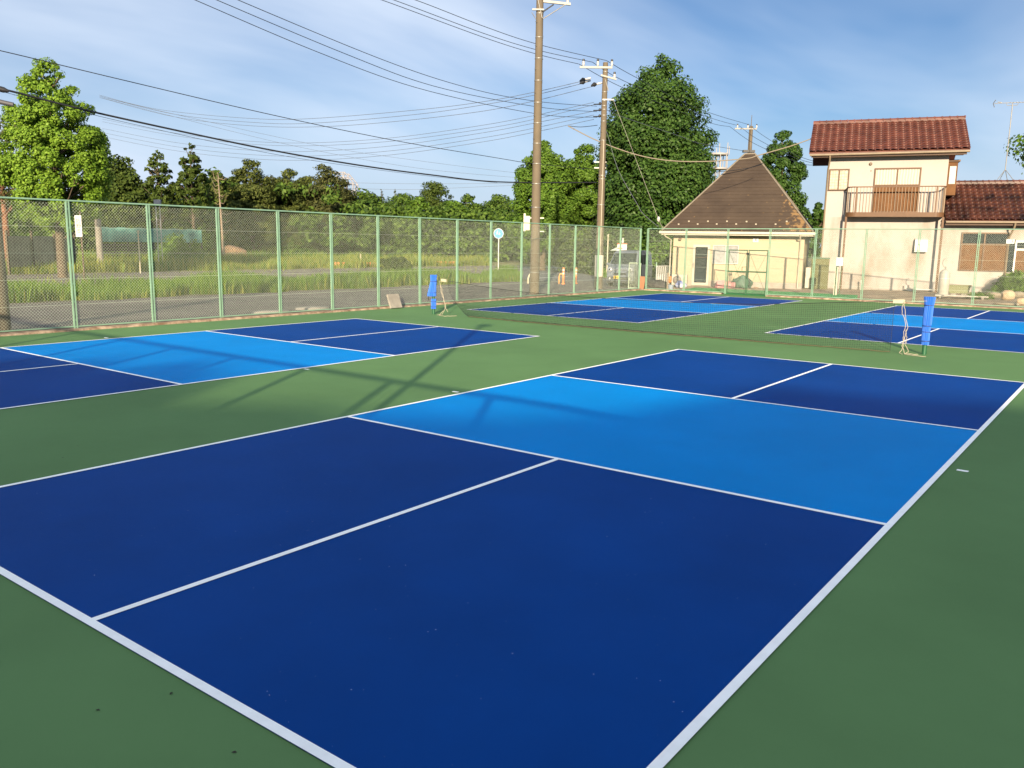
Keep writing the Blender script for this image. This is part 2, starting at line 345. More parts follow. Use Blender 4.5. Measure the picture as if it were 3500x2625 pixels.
# mat by the gate
q = MB()
for (xa, xb, xc, xd, ya, yb_) in ((-10.3, -1.9, -1.95, -10.25, 33.62, 33.70), (-10.25, -1.95, -2.4, -9.9, 33.70, 35.5)): q.quad((xa, ya, yz(ya) + .006), (xb, ya, yz(ya) + .006), (xc, yb_, yz(yb_) + .006), (xd, yb_, yz(yb_) + .006))
q.quad((-7.5, 33.03, .004), (-5.6, 33.03, .004), (-5.6, 33.62, .004), (-7.5, 33.62, .004))
tag(q.build('artificial_turf_mat', mat('turf_green', (.012, .26, .06), .95, .25, 6, .9, 150)), 'bright green artificial turf laid from the gate along the house yard', 'turf mat')
# slab leaning on fence, lids on the road, court markers
m4 = Matrix.Rotation(R(-22), 3, 'Y')
b = MB(); b.box((0, 0, .23), (.06, .5, .46), rot=m4); tag(b.build('concrete_slab', CONC, None, (-11.3, 16.6, .0), .01), 'flat grey concrete slab leaning on the foot of the left fence', 'slab')
for i, (px, py, lab) in enumerate(((925, 1066, 'pale flat cover plate lying on the road, nearer of the two behind the fence'), (1068, 1053, 'pale flat cover plate lying on the road, farther of the two behind the fence'))):
    p = G(px, py, 0); b = MB(); b.lathe([(.42, -.02), (.40, .03), (.05, .05)], n=14); o = tag(b.build('cover_plate', CONC, None, (p.x, p.y, 0)), lab, 'plate', 'cover plates on the road'); o.scale = (.8, 1.5, 1)
for (px, py, lab) in ((3290, 1610, 'small white net marker on the green beside the right sideline of the near court'), (1557, 1340, 'small white net marker beside the left sideline of the near court'), (1048, 1262.5, 'small white net marker beside the right sideline of the left court'), (363, 1155, 'small white net marker beside the far sideline of the left court by the fence')):
    p = G(px, py, 0); b = MB(); b.bb(-.05, .05, -.022, .022, 0, .006); tag(b.build('net_marker', LINE, None, (p.x, p.y, .001), .002), lab, 'marker', 'white markers at the net positions')
for k, (px, py) in enumerate(((265, 1525), (215, 1565), (335, 2428), (585, 2371), (800, 2573), (3330, 1350))):
    p = G(px, py, 0); b = MB(); b.add([(-.016, 0, .003), (0, -.008, .006), (.017, .003, .003), (.002, .009, .008)], [(0, 1, 2, 3)]); q = tag(b.build('fallen_leaf', mat('dry_leaf', (.03, .025, .015), .8), None, (p.x, p.y, 0)), 'tiny dark dry leaf lying on the green court surface', 'leaf', 'dry leaves on the green court surface'); q.rotation_euler = (0, 0, k * 1.7); q.scale = (.75, .75, .75)
# ------------------------------------------------------------------ tennis net, posts, ropes
def lerp_tab(tab, x):
    xs_, ys_ = zip(*tab); return float(np.interp(x, xs_, ys_))
TOP = [(-8.7, 1.0), (-7.9, .93), (-6.93, .85), (-5.73, .785), (-4.42, .755), (-2.8, .75), (-1.16, .765), (.63, .82), (2.53, .97), (3.5, 1.05)]
NY = 16.02
t = thing('tennis_net', 'sagging black tennis net strung across the courts', 'net', (-2.5, NY, 0))
def npt(x, s):
    """s 0 at the bottom hem, 1 at the top cord; the slack bottom lies forward on the court"""
    zt = lerp_tab(TOP, x); full = 1.02; z = zt - (1 - s) * full; y = 0.0
    wav = .03 * math.sin(x * 2.1) + .02 * math.sin(x * 5.3 + 1)
    x += (1 - s) ** 2 * .85 * max(0, 1 - (x + 8.6) / 2.2) if x < -6.4 else 0
    if z < .012: y = (z - .012) * .85 * (1 + wav * 3); z = .012 + .012 * abs(math.sin(x * 9))
    return (x + 2.5, y + wav * .4 * s, z)
vs, fs = [], []
NR = .0022
def strand(pts, r):
    global vs, fs
    pts = [np.array(p) for p in pts]
    for i, p in enumerate(pts):
        d = pts[min(i + 1, len(pts) - 1)] - pts[max(i - 1, 0)]; d = d / (np.linalg.norm(d) + 1e-9); a = np.cross(d, [0, 1, 0.02]); a /= np.linalg.norm(a) + 1e-9; c = np.cross(d, a)
        o = len(vs); vs += [p + a * r, p - a * r * .5 + c * r * .87, p - a * r * .5 - c * r * .87]
        if i < len(pts) - 1: fs += [(o + j, o + (j + 1) % 3, o + 3 + (j + 1) % 3, o + 3 + j) for j in range(3)]
X0, X1 = -8.55, 3.42
nx = int((X1 - X0) / .046); nz = 22
for i in range(nx + 1): strand([npt(X0 + (X1 - X0) * i / nx, k / 8) for k in range(9)], NR)
for k in range(1, nz): strand([npt(X0 + (X1 - X0) * i / 110, k / nz) for i in range(111)], NR)
raw_mesh('netting', np.array(vs), np.array(fs), CORD, t)
b = MB(); b.tube([(x + 2.5, 0, lerp_tab(TOP, x)) for x in np.linspace(-8.5, 3.4, 60)], .0075, 5); b.build('top_cord', CORD, t)
b = MB(); b.tube([npt(x, 0) for x in np.linspace(X0, X1, 90)], .008, 5); b.build('hem_rope', mat('dull_rope', (.10, .085, .04), .9), t)
for xe in (X0, X1): b = MB(); b.tube([npt(xe, s) for s in np.linspace(0, 1, 10)], .005, 5); b.build('side_cord', CORD, t)
for xa, xb in ((-8.80, -8.61), (3.4, 3.61)):
    b = MB(); za = lerp_tab(TOP, xa); zb = lerp_tab(TOP, xb); b.prism([(xa + 2.5, za - .042), (xb + 2.5, zb - .042), (xb + 2.5, zb + .035), (xa + 2.5, za + .035)], 'y', -.02, .02); b.build('headband', CREAM, t)
b = MB(); b.tube([(6.1, 0, 1.05), (6.5, .1, 1.07)], .004, 5); b.build('tie_cord', ROPE, t)
def foam(prof, off=None): b = MB(); b.lathe([(r_ * .87, z_) for r_, z_ in prof], n=90, wave=18, amp=.30, off=off); return b
t = thing('net_post', 'net post in blue foam tubes flared at its top, right end of the net', 'net post', (4.02, 16.2, 0))
b = MB(); b.cyl((0, 0, 0), (0, 0, 1.1), .044, n=16); b.build('pole', POLEG, t)
foam([(.066, .195), (.07, .3), (.069, .37), (.071, .44), (.07, .55), (.076, .6), (.079, .8), (.078, .985), (.085, 1.03), (.098, 1.15)], [(0, 0)] * 3 + [(-.003, 0)] * 2 + [(.004, 0)] * 2 + [(.008, 0)] * 3).build('foam_padding', BLUEFOAM, t)
for z, r in ((.27, .079), (.455, .079), (.575, .084), (.985, .092)):
    b = MB(); b.lathe([(r, z - .008), (r + .002, z), (r, z + .008)], n=24); b.build('strap', STRAP, t)
t = thing('net_post', 'net post in blue foam tubes flared over its crank, left end of the net', 'net post', (-9.04, 15.95, 0))
b = MB(); b.cyl((0, 0, 0), (0, 0, 1.05), .04, n=16); b.build('pole', POLEG, t)
foam([(.068, .16), (.068, .45)]).build('foam_padding', BLUEFOAM, t)
foam([(.118, .525), (.112, .62), (.092, .8), (.08, .96), (.084, 1.05), (.09, 1.14)], [(-.055, -.02), (-.045, -.02), (-.02, -.01), (0, 0), (0, 0), (.003, 0)]).build('foam_padding', BLUEFOAM, t)
for z, r, o in ((.22, .078, 0), (.37, .078, 0), (.63, .126, -.045), (.955, .092, 0)):
    b = MB(); b.lathe([(r, z - .007), (r + .002, z), (r, z + .007)], c=(o, -.01 if o else 0, 0), n=24); b.build('strap', STRAP, t)
b = MB(); b.tube([(-.03, -.02, .56), (-.16, -.04, .52), (-.165, -.04, .43), (-.14, -.05, .42)], .011, 6); b.build('crank', BLACK, t)
random.seed(11)
def rope(name, label, paths, r):
    t = thing(name, label, 'rope', paths[0][0])
    b = MB(); o = Vector(paths[0][0])
    for p in paths:
        q = [Vector(x) - o for x in p]; sm = []
        for i in range(len(q) - 1):
            for k in range(5):
                f = k / 5; sm.append(q[i].lerp(q[i + 1], f) + Vector((random.uniform(-1, 1), random.uniform(-1, 1), random.uniform(-.3, .3))) * .012)
        sm.append(q[-1]); b.tube(sm, r, 5)
    b.build('strands', ROPE, t); return t
rope('net_rope', 'frayed cream rope hanging from the left end of the net to the court', [[(-8.82, 15.98, .98), (-8.8, 15.98, .8), (-8.72, 15.97, .55), (-8.62, 15.96, .36), (-8.6, 15.95, .15), (-8.66, 15.9, .02), (-8.6, 15.7, .012), (-8.3, 15.6, .012), (-8.2, 15.75, .012), (-8.15, 15.95, .012)],
    [(-8.82, 15.98, .97), (-8.73, 15.97, .7), (-8.65, 15.97, .4), (-8.58, 15.96, .2), (-8.5, 15.96, .1)], [(-8.6, 15.9, .14), (-8.7, 15.85, .02), (-8.72, 15.75, .012)]], .006)
rope('net_rope', 'knotted cream rope hanging from the right end of the net by the blue post', [[(3.6, 15.98, 1.04), (3.58, 15.98, .85), (3.68, 15.97, .62), (3.66, 15.96, .4), (3.7, 15.96, .2), (3.78, 15.95, .06), (3.74, 15.85, .012), (3.9, 15.75, .012), (4.15, 15.72, .012)],
    [(3.6, 15.98, 1.03), (3.65, 15.97, .8), (3.72, 15.97, .55), (3.68, 15.96, .3), (3.66, 15.95, .1), (3.62, 15.9, .03), (3.7, 15.8, .015)], [(3.7, 15.96, .5), (3.72, 15.96, .3), (3.73, 15.96, .22)], [(3.66, 15.96, .35), (3.65, 15.96, .15), (3.72, 15.9, .02), (3.85, 15.88, .02), (3.95, 16.0, .012)]], .0055)
# ------------------------------------------------------------------ houses
TH = 16.0
STUC = mat('stained_cream_stucco', (.38, .345, .315), .9, .0, .8, .25, 90, col2=(.20, .165, .12), detail=10, ramp=(.47, .76), zs=.45)
STUCU = mat('clean_cream_stucco', (.38, .35, .325), .9, .03, .5, .2, 90)
SIDING = mat('pale_yellow_siding', (.42, .345, .23), .75, .03, .8)
BROWN = mat('brown_aluminium', (.115, .058, .027), .5, .08, 5, spec=.25)
WOODP = mat('orange_brown_panel', (.125, .056, .020), .65, .18, 3, spec=.15)
GLASS = mat('dark_glass', (.02, .025, .03), .08, spec=.8)
CURT = mat('net_curtain', (.50, .49, .45), .7, .12, 5)
CURTG = mat('grey_curtain', (.26, .26, .26), .7, .15, 6)
GUTW = mat('white_gutter', (.46, .42, .33), .5, .04, 4)
GUTB = mat('tan_gutter', (.21, .16, .105), .5, .1, 4)
TILER = mat('red_glazed_tile', (.112, .037, .025), .5, .3, 2.2, spec=.3)
TILED = mat('dark_red_glazed_tile', (.036, .013, .010), .42, .5, 1.3, spec=.35, col2=(.12, .042, .026))
FOUND = mat('foundation_concrete', (.30, .27, .23), .95, .15, 2, .3, 50)
SOFF = mat('brown_soffit', (.22, .12, .05), .7, .1, 3)
def tile_roof(name, m, parent, u0, u1, pf, pr, nu, nv, cap=True, thick=.07):
    """wavy pantile slope from the eave pf=(v,z) up to the ridge pr=(v,z)"""
    (va, za), (vb, zb) = pf, pr; L = math.hypot(vb - va, zb - za); nx_, nz_ = (za - zb) / L, (vb - va) / L   # normal (v,z)
    sub = 8; vs = []; fs = []; cols = nu * sub + 1
    for j in range(nv):
        for e in (0, 1):
            f = (j + e) / nv; lift = .045 * (1 - e)
            for i in range(cols):
                ph = (i % sub) / sub; wv = .032 * math.sin(2 * math.pi * ph) + (.018 if ph > .8 else 0)
                hh = lift + wv + .03; u = u0 + (u1 - u0) * i / (cols - 1)
                sag = -.03 * math.sin(2 * math.pi * ph) if e == 0 else 0
                ff = f + sag / L * .8
                vs.append((u, va + (vb - va) * ff + nx_ * hh, za + (zb - za) * ff + nz_ * hh))
        o = j * 2 * cols
        fs += [(o + i, o + i + 1, o + cols + i + 1, o + cols + i) for i in range(cols - 1)]
        if j: fs += [(o - cols + i, o - cols + i + 1, o + i + 1, o + i) for i in range(cols - 1)]
    # closed underside and edges
    b = MB(); b.add(vs, fs)
    b.prism([(va - nx_ * .0, za - .02), (vb, zb - .02), (vb + nx_ * -thick, zb - thick - .02), (va, za - thick - .02)], 'x', u0 + .01, u1 - .01)
    for i in range(nu): b.lathe([(.035, -.02), (.03, .012), (.01, .02)], c=(u0 + (u1 - u0) * (i + .9) / nu, va - .005, za + .05), n=8)
    o = b.build(name, m, parent)
    if cap:
        n = max(6, nu); c = MB()
        for i in range(n):
            a0 = u0 + (u1 - u0) * i / n; a1 = u0 + (u1 - u0) * (i + 1) / n - .012
            c.prism([(vb - .13, zb - .02), (vb - .13, zb + .09), (vb - .08, zb + .16), (vb + .08, zb + .16), (vb + .13, zb + .09), (vb + .13, zb - .02)], 'x', a0, a1)
            c.prism([(vb - .15, zb + .07), (vb - .10, zb + .175), (vb + .10, zb + .175), (vb + .15, zb + .07)], 'x', a1 - .05, a1 + .006)
        c.build('ridge_cap', m, o)
    return o
H = Facade(2799.5, 984.7, TH, .15)
hb = thing('house', 'two-storey cream house with red tiled roof and brown balcony, low wing at right', 'house', H.O, H.th)
def hp(px, py, v=0.0): return H(px, py, v)
WR = hp(3244, 540)[0]; ZT = 6.35; DEP = 4.6
b = MB(); b.bb(0, WR, 0, DEP, .18, 3.55); b.build('wall', STUC, hb)['label'] = 'stained lower front wall'
b = MB(); b.bb(0, WR, .004, DEP, 3.55, ZT); b.prism([(.01, ZT), (DEP - .01, ZT), (DEP / 2, ZT + 1.7)], 'x', .02, WR - .02); b.build('wall', STUCU, hb)
b = MB(); b.bb(-.015, WR + .0, .02, DEP, -.2, .18); b.build('foundation', FOUND, hb)
# roof
ev = -.62; ue0, ze = hp(2765, 521, ev); ue1, ze1 = hp(3318, 505, ev); zr = hp(3050, 408, 2.3)[1] - .12; ze = (ze + ze1) / 2 - .02
rf = tile_roof('roof', TILER, hb, ue0, ue1, (ev, ze), (2.3, zr), 21, 13)
b = MB(); b.prism([(2.3, zr - .03), (5.3, ze + .0), (5.3, ze - .1), (2.3, zr - .13)], 'x', ue0 + .01, ue1 - .01); b.build('rear_slope', TILER, rf)
b = MB(); zz = ze - .075
b.bb(ue0 + .12, ue1 - .12, ev + .06, ev + .1, zz - .16, zz - .0); b.build('fascia', mat('dark_brown_wood', (.07, .035, .02), .7, .1, 4), rf)
for xa, xb in ((WR + .004, ue1 - .2), (ue0 + .2, -.004)): b = MB(); b.prism([(ev + .1, zz - .13), (.0, zz - .13), (2.3, zr - .35), (2.3, zr - .22), (ev + .1, zz - .1)], 'x', xa, xb); b.build('soffit', SOFF, rf)
b = MB(); b.prism([(ev + .1, zz - .14), (0, zz - .14), (0, zz - .11), (ev + .1, zz - .11)], 'x', ue0 + .2, ue1 - .2); b.build('eave_soffit', SOFF, rf)
b = MB(); b.tube([(ue0 + .05, ev - .03, ze - .13), (ue1 - .02, ev - .03, ze - .10)], .055, 8); b.build('gutter', GUTB, hb)
b = MB(); b.tube([(.05, ev - .03, ze - .17), (.06, ev + .0, ze - .36), (.0, -.08, ze - .75), (-.03, -.08, .1)], .04, 8); b.build('downpipe', GUTB, hb)
def window(parent, x0, x1, z0, z1, panes=2, fm_=BROWN, glass=GLASS, lower=None, split=None, v=0.0, fw=.05, curtain=None, side=None):
    f = MB(); d = .07
    f.bb(x0, x1, v - d, v + .01, z1 - fw, z1); f.bb(x0, x1, v - d - .02, v + .01, z0, z0 + fw)
    n = panes
    for i in range(n + 1):
        x = x0 + (x1 - x0) * i / n; xa = x if i == 0 else x - fw if i == n else x - fw / 2
        f.bb(xa, xa + fw, v - d + .003, v + .01, z0 + fw, z1 - fw)
    if split: f.bb(x0 + fw, x1 - fw, v - d + .006, v + .01, split - fw / 2, split + fw / 2)
    o = f.build('window', fm_, parent)
    zs = split or z0 + fw
    p = MB(); p.quad((x0 + .01, v - .02, zs), (x1 - .01, v - .02, zs), (x1 - .01, v - .02, z1 - .02), (x0 + .01, v - .02, z1 - .02)); p.build('pane', curtain or glass, o)
    if split:
        p = MB(); p.quad((x0 + .01, v - .021, z0 + .02), (x1 - .01, v - .021, z0 + .02), (x1 - .01, v - .021, zs), (x0 + .01, v - .021, zs)); p.build('lower_panel', lower or glass, o)
    return o
# lattice panes of the small window
LATT = bpy.data.materials.new('patterned_glass'); LATT.use_nodes = True; tt = LATT.node_tree; bs = tt.nodes['Principled BSDF']; bs.inputs['Roughness'].default_value = .35
tco = tt.nodes.new('ShaderNodeTexCoord'); vo = tt.nodes.new('ShaderNodeTexVoronoi'); vo.inputs['Scale'].default_value = 7.5; vo.inputs['Randomness'].default_value = .25; tt.links.new(tco.outputs['Object'], vo.inputs['Vector'])
cr = tt.nodes.new('ShaderNodeValToRGB'); cr.color_ramp.elements[0].color = (.42,.39,.31,1); cr.color_ramp.elements[1].color = (.2,.18,.13,1); cr.color_ramp.elements[1].position = .6; tt.links.new(vo.outputs['Distance'], cr.inputs[0]); tt.links.new(cr.outputs[0], bs.inputs['Base Color'])
PLEAT = bpy.data.materials.new('pleated_curtain'); PLEAT.use_nodes = True; tt = PLEAT.node_tree; bs = tt.nodes['Principled BSDF']; bs.inputs['Roughness'].default_value = .6
tco = tt.nodes.new('ShaderNodeTexCoord'); wv = tt.nodes.new('ShaderNodeTexWave'); wv.inputs['Scale'].default_value = 2.6; wv.inputs['Distortion'].default_value = 2.2; wv.inputs['Detail'].default_value = 2; wv.bands_direction = 'X'; tt.links.new(tco.outputs['Object'], wv.inputs['Vector'])
cr = tt.nodes.new('ShaderNodeValToRGB'); cr.color_ramp.elements[0].color = (.22,.205,.17,1); cr.color_ramp.elements[1].color = (.37,.345,.28,1); tt.links.new(wv.outputs['Color'], cr.inputs[0]); tt.links.new(cr.outputs[0], bs.inputs['Base Color'])
a, b_ = hp(2836, 578.4), hp(2896, 651); window(hb, a[0], b_[0] + .04, b_[1], a[1], 2, curtain=LATT)
a, b_ = hp(2992, 575), hp(3132, 726.6); window(hb, a[0] - .02, b_[0] + .05, b_[1], a[1], 2, lower=WOODP, split=hp(3060, 633)[1], curtain=PLEAT, fw=.06)
# balcony
bl = hp(2897, 640, -.0); br = hp(3226, 734, -.5); u0, u1 = bl[0] - .02, br[0] + .02; zf0, zf1, zt_ = hp(3060, 741, -.8)[1], hp(3060, 727, -.8)[1], hp(3060, 638, -.8)[1]
bal = MB(); RD = .42; PR = .85
def bal_path(off=0.0):
    pts = [(u0 - off, 0)]; pts.append((u0 - off, -PR + RD))
    for k in range(1, 8): a_ = R(180 + 90 * k / 8); pts.append((u0 + RD + (RD + off) * math.cos(a_), -PR + RD + (RD + off) * math.sin(a_)))
    pts.append((u0 + RD, -PR - off)); pts.append((u1 - RD, -PR - off))
    for k in range(1, 8): a_ = R(270 + 90 * k / 8); pts.append((u1 - RD + (RD + off) * math.cos(a_), -PR + RD + (RD + off) * math.sin(a_)))
    pts.append((u1 + off, -PR + RD)); pts.append((u1 + off, 0)); return pts
bal.prism(bal_path(), 'z', zf0, zf1 + .02); o = bal.build('balcony', BROWN, hb)
r = MB(); P = [Vector((x, y, zt_)) for x, y in bal_path(-.03)]
for i in range(len(P) - 1):
    a_, b2 = P[i], P[i + 1]; d = (b2 - a_); r.box((a_ + b2) / 2, (d.length + .01, .06, .05), math.atan2(d.y, d.x))
r.build('handrail', BROWN, o)
def seg_walk(P, step):
    out_ = []; acc = 0
    for i in range(len(P) - 1):
        d = (P[i + 1] - P[i]); L_ = d.length
        while acc < L_: out_.append(P[i] + d * (acc / L_)); acc += step
        acc -= L_
    return out_
r = MB()
for q in seg_walk(P, .135): r.bb(q.x - .011, q.x + .011, q.y - .011, q.y + .011, zf1, zt_ - .02)
r.build('balusters', mat('tan_aluminium', (.22, .155, .10), .5, spec=.2), o)
for x, y in ((u0 + .03, -.05), (u0 + RD, -PR + .03), (u1 - RD, -PR + .03), (u1 - .03, -.05)): r = MB(); r.bb(x - .03, x + .03, y - .03, y + .03, zf1, zt_); r.build('balcony_post', BROWN, o)
for (pa, pb) in (((2890.6, 745), (2871.8, 1011)), ((3222.8, 745), (3197, 1018))):
    x = (hp(*pa, v=-.6)[0] + hp(*pb, v=-.6)[0]) / 2; r = MB(); r.bb(x - .045, x + .045, -.66, -.57, -.1, zf0); r.build('support_post', BROWN, o)
v_ = hp(2975.8, 560.6); r = MB(); r.lathe([(.075, 0), (.07, .05), (.03, .06)], n=14); q = r.build('vent_cap', mat('dull_bronze', (.14, .10, .06), .5), hb, (v_[0], -.0, v_[1])); q.rotation_euler = (R(90), 0, 0)
v_ = hp(2977, 584); r = MB(); r.lathe([(.03, 0), (.02, .03)], n=10); q = r.build('vent_cap', mat('dull_bronze', (.14, .10, .06), .5), hb, (v_[0], 0, v_[1])); q.rotation_euler = (R(90), 0, 0)
a, b_ = hp(3129, 813.5, -.2), hp(3168, 857, -.2); r = MB(); r.prism([(0, a[1]), (-.24, a[1] - .08), (-.28, b_[1] + .12), (-.28, b_[1]), (0, b_[1])], 'x', a[0], b_[0]); r.bb(a[0] - .01, b_[0] + .01, -.29, 0, b_[1] - .06, b_[1] - .02); r.build('vent_hood', WHITE, hb)
# projecting bay on the right side wall
zb0, zb1 = hp(3240, 666)[1], hp(3250, 551)[1]; r = MB(); r.bb(WR, WR + .42, .25, 1.9, zb0, zb1); o = r.build('bay_window', WOODP, hb)
r = MB(); r.bb(WR + .1, WR + .36, .235, .25, zb0 + .5, zb1 - .2); r.build('pane', CURT, o); r = MB(); r.bb(WR - .0, WR + .5, .15, 2.0, zb1, zb1 + .08); r.build('bay_roof', BROWN, o)
# low wing
EV2 = -.5; uw1 = 14.0; zw = hp(3230, 748, EV2)[1] - .06; zr2 = hp(3380, 618, 2.6)[1] - .14
r = MB(); r.bb(WR + .002, uw1, .05, 5.5, .2, zw + .1); r.build('wing_wall', STUC, hb)
r = MB(); r.bb(WR + .002, uw1, .07, 5.5, -.2, .2); r.build('foundation', FOUND, hb)
rf2 = tile_roof('wing_roof', TILED, hb, WR + .05, uw1 + .3, (EV2, zw), (2.6, zr2), 36, 11)
r = MB(); r.prism([(2.6, zr2 - .03), (5.9, zw), (5.9, zw - .1), (2.6, zr2 - .13)], 'x', WR + .06, uw1 + .2); r.build('rear_slope', TILED, rf2)
r = MB(); r.bb(WR + .07, uw1, EV2 + .06, EV2 + .1, zw - .22, zw - .06); r.prism([(EV2 + .1, zw - .17), (.05, zw - .17), (.05, zw - .14), (EV2 + .1, zw - .14)], 'x', WR + .07, uw1); r.build('fascia', mat('dark_brown_wood', (.07, .035, .02), .7, .1, 4), rf2)
r = MB(); r.tube([(WR + .08, EV2 - .03, zw - .08), (uw1, EV2 - .03, zw - .08)], .05, 8); r.build('gutter', GUTB, hb)
x = hp(3459, 756, -.1)[0]; xb = hp(3430, 964, 0)[0]; x = (x + xb) / 2
r = MB(); r.tube([(x + .1, EV2 - .03, zw - .12), (x + .08, EV2, zw - .3), (x, 0, zw - .75), (x, -.02, .25)], .042, 8); r.build('downpipe', GUTB, hb)
a, b_ = hp(3292, 794, .05), hp(3431, 928, .05); window(hb, a[0] - .05, b_[0] + .05, b_[1], a[1], 2, lower=WOODP, split=hp(3360, 835, .05)[1], v=.05, fw=.06, glass=GLASS)
r = MB(); r.bb(b_[0] + .05, b_[0] + .32, -.03, .05, b_[1] - .02, a[1] - .3); r.build('shutter_box', GLASS, hb)
a, b_ = hp(3469, 822, .05), hp(3463, 944.6, .05); window(hb, a[0], a[0] + 1.6, b_[1], a[1], 2, v=.05, fm_=WHITE, lower=WOODP, split=(a[1] * .75 + b_[1] * .25), fw=.09)
for px in (3255.6, 3317):
    v_ = hp(px, 769, -.1); r = MB(); r.lathe([(.1, 0), (.09, -.06), (.05, -.09)], n=12); r.build('eave_lamp', mat('dull_bronze', (.14, .10, .06), .5), hb, (v_[0], -.12, v_[1] + .04))
a, b_ = hp(3439.6, 818, -.02), hp(3466, 833, -.02)
r = MB(); r.bb(a[0], b_[0], -.08, -.065, b_[1], a[1]); o = tag(r.build('number_sign', WHITE, None), 'white plate with the numeral 3 on the low wing of the red-roofed house', 'sign', 'numbered plates on the houses')
o.location = H.O; o.rotation_euler = (0, 0, H.th)
text_part('3', .22, mat('ink', (.02, .02, .08), .6), o, ((a[0] + b_[0]) / 2 + .06, -.084, (a[1] + b_[1]) / 2), (R(90), 0, 0))
# aerial on the wing roof
p = hp(3434, 600, 2.6); bp = H.O + H.u * p[0] + H.v * 2.6 + Vector((0, 0, zr2 + .16)); t = thing('tv_aerial', 'thin grey television aerial on a tripod over the low red roof', 'aerial', bp, H.th)
q = hp(3465, 360, 2.6); hM = q[1] - bp.z + .1
r = MB(); r.tube([(0, 0, .45), (0, 0, hM)], .022, 6); r.build('mast', STEEL, t)
for dx_, dy_ in ((-.33, -.25), (.33, -.25), (-.2, .35), (.22, .35)): r = MB(); r.tube([(0, 0, .5), (dx_, dy_, -.0 if abs(dy_) < .3 else -.12)], .014, 5); r.build('tripod_leg', STEEL, t)
r = MB(); r.tube([(-.75, 0, hM + .02), (1.0, 0, hM + .02)], .016, 5)
for k in range(9): r.tube([(-.1 + k * .13, -.14, hM + .03), (-.1 + k * .13, .14, hM + .03)], .008, 4)
r.tube([(-.22, 0, hM - .1), (.2, 0, hM - .1)], .012, 4); r.tube([(-.22, 0, hM - .1), (-.25, 0, hM + .02)], .01, 4); r.tube([(.2, 0, hM - .1), (.24, 0, hM + .02)], .01, 4)
r.build('boom', STEEL, t)
r = MB(); r.tube([(-.72, -.1, hM + .16), (-.8, 0, hM + .02), (-.72, .1, hM - .14)], .016, 5); r.tube([(-.62, 0, hM + .08), (-.45, 0, hM + .04)], .02, 5); r.build('reflector', STEEL, t)
# gas cylinder, planter, boards, stones
def at_house(u, v, z=0.0): return H.O + H.u * u + H.v * v + Vector((0, 0, z))
p = Gy(3222, 1012, 0.0)
t = thing('gas_cylinder', 'tall grey gas cylinder standing against the house wall', 'gas cylinder', (p.x, p.y, p.z), H.th)
hz = ptopr(p, 921, 3226); rr_ = .21
r = MB(); r.lathe([(rr_ * .9, 0), (rr_, .05), (rr_, hz - .22), (rr_ * .9, hz - .1), (rr_ * .55, hz - .02), (.05, hz)], n=20); r.build('body', mat('grey_enamel', (.40, .38, .33), .5, .08, 3), t)
r = MB(); r.cyl((0, 0, hz), (0, 0, hz + .12), .03, n=8); r.tube([(0, 0, hz + .08), (-.08, 0, hz + .12), (-.13, 0, hz + .25), (-.1, 0, hz + .42), (0, 0, hz + .45)], .014, 6); r.build('valve', STEEL, t)
r = MB(); r.lathe([(rr_ + .006, hz * .66), (rr_ + .006, hz * .66 + .025)], n=20); r.build('retaining_band', WHITE, t)
p = Gy(3274, 1013, 0.02); t = thing('planter', 'long olive plastic planter on stones below the wing window', 'planter', (p.x, p.y, p.z + .14), H.th)
r = MB(); r.prism([(-.36, 0), (.36, 0), (.43, .3), (-.43, .3)], 'y', -.15, .15); r.bb(-.46, .46, -.18, .18, .3, .34); r.build('trough', mat('olive_plastic', (.15, .16, .06), .6), t)
for x in (-.3, .1): r = MB(); r.bb(x, x + .2, -.1, .1, -.14, 0); r.build('foot', CONC, t)
p = Gy(3285, 1021, .05); t = thing('slatted_board', 'weathered pale slatted board lying in front of the olive planter', 'board', (p.x, p.y, p.z), H.th - .1)
r = MB()
for k in range(5): r.bb(-.95, .95, -.28 + k * .13, -.18 + k * .13, .1, .13)
r.build('slats', mat('weathered_wood', (.48, .44, .37), .9, .15, 6), t); r = MB(); r.bb(-.8, -.7, -.25, .3, 0, .1); r.bb(.7, .8, -.25, .3, 0, .1); r.build('bearers', CONC_D, t)
random.seed(5)
def rock(name, label, px, py, sx, sy, sz, m, cat='stone', group=None, z=0.0, rz=0):
    p = Gy(px, py, z); bm = bmesh.new(); bmesh.ops.create_icosphere(bm, subdivisions=2, radius=1)
    for v in bm.verts:
        q = v.co; m_ = max(abs(q.x), abs(q.y), abs(q.z)); v.co = (q * .55 + q / m_ * .45) * random.uniform(.9, 1.06); v.co.x *= sx / 2; v.co.y *= sy / 2; v.co.z *= sz / 2
    me = bpy.data.meshes.new(name); bm.to_mesh(me); bm.free(); me.materials.append(m); o = bpy.data.objects.new(name, me); COL.objects.link(o); o.location = (p.x, p.y, p.z + sz * .42); o.rotation_euler = (0, 0, rz); return tag(o, label, cat, group)
ST1 = mat('tan_stone', (.42, .30, .19), .9, .2, 4, .5, 12); ST2 = mat('brown_stone', (.22, .18, .13), .95, .25, 4, .6, 12)
rock('garden_stone', 'large squared tan stone in front of the green shrub', 3443, 1026, .5, .4, .44, ST1, group='stones edging the shrub bed', rz=.2)
rock('garden_stone', 'brown stone at the right edge of the photo by the far fence', 3492, 1042, .4, .35, .3, ST1, group='stones edging the shrub bed')
rock('garden_stone', 'long dark stone lying left of the large tan stone', 3392, 1018, .7, .35, .26, ST2, group='stones edging the shrub bed', rz=.3)
rock('garden_stone', 'dark stone just right of the large tan stone', 3480, 1018, .5, .35, .3, ST2, group='stones edging the shrub bed')
rock('garden_stone', 'low flat stone between the tan stone and the far fence', 3440, 1043, .9, .3, .12, ST2, group='stones edging the shrub bed')
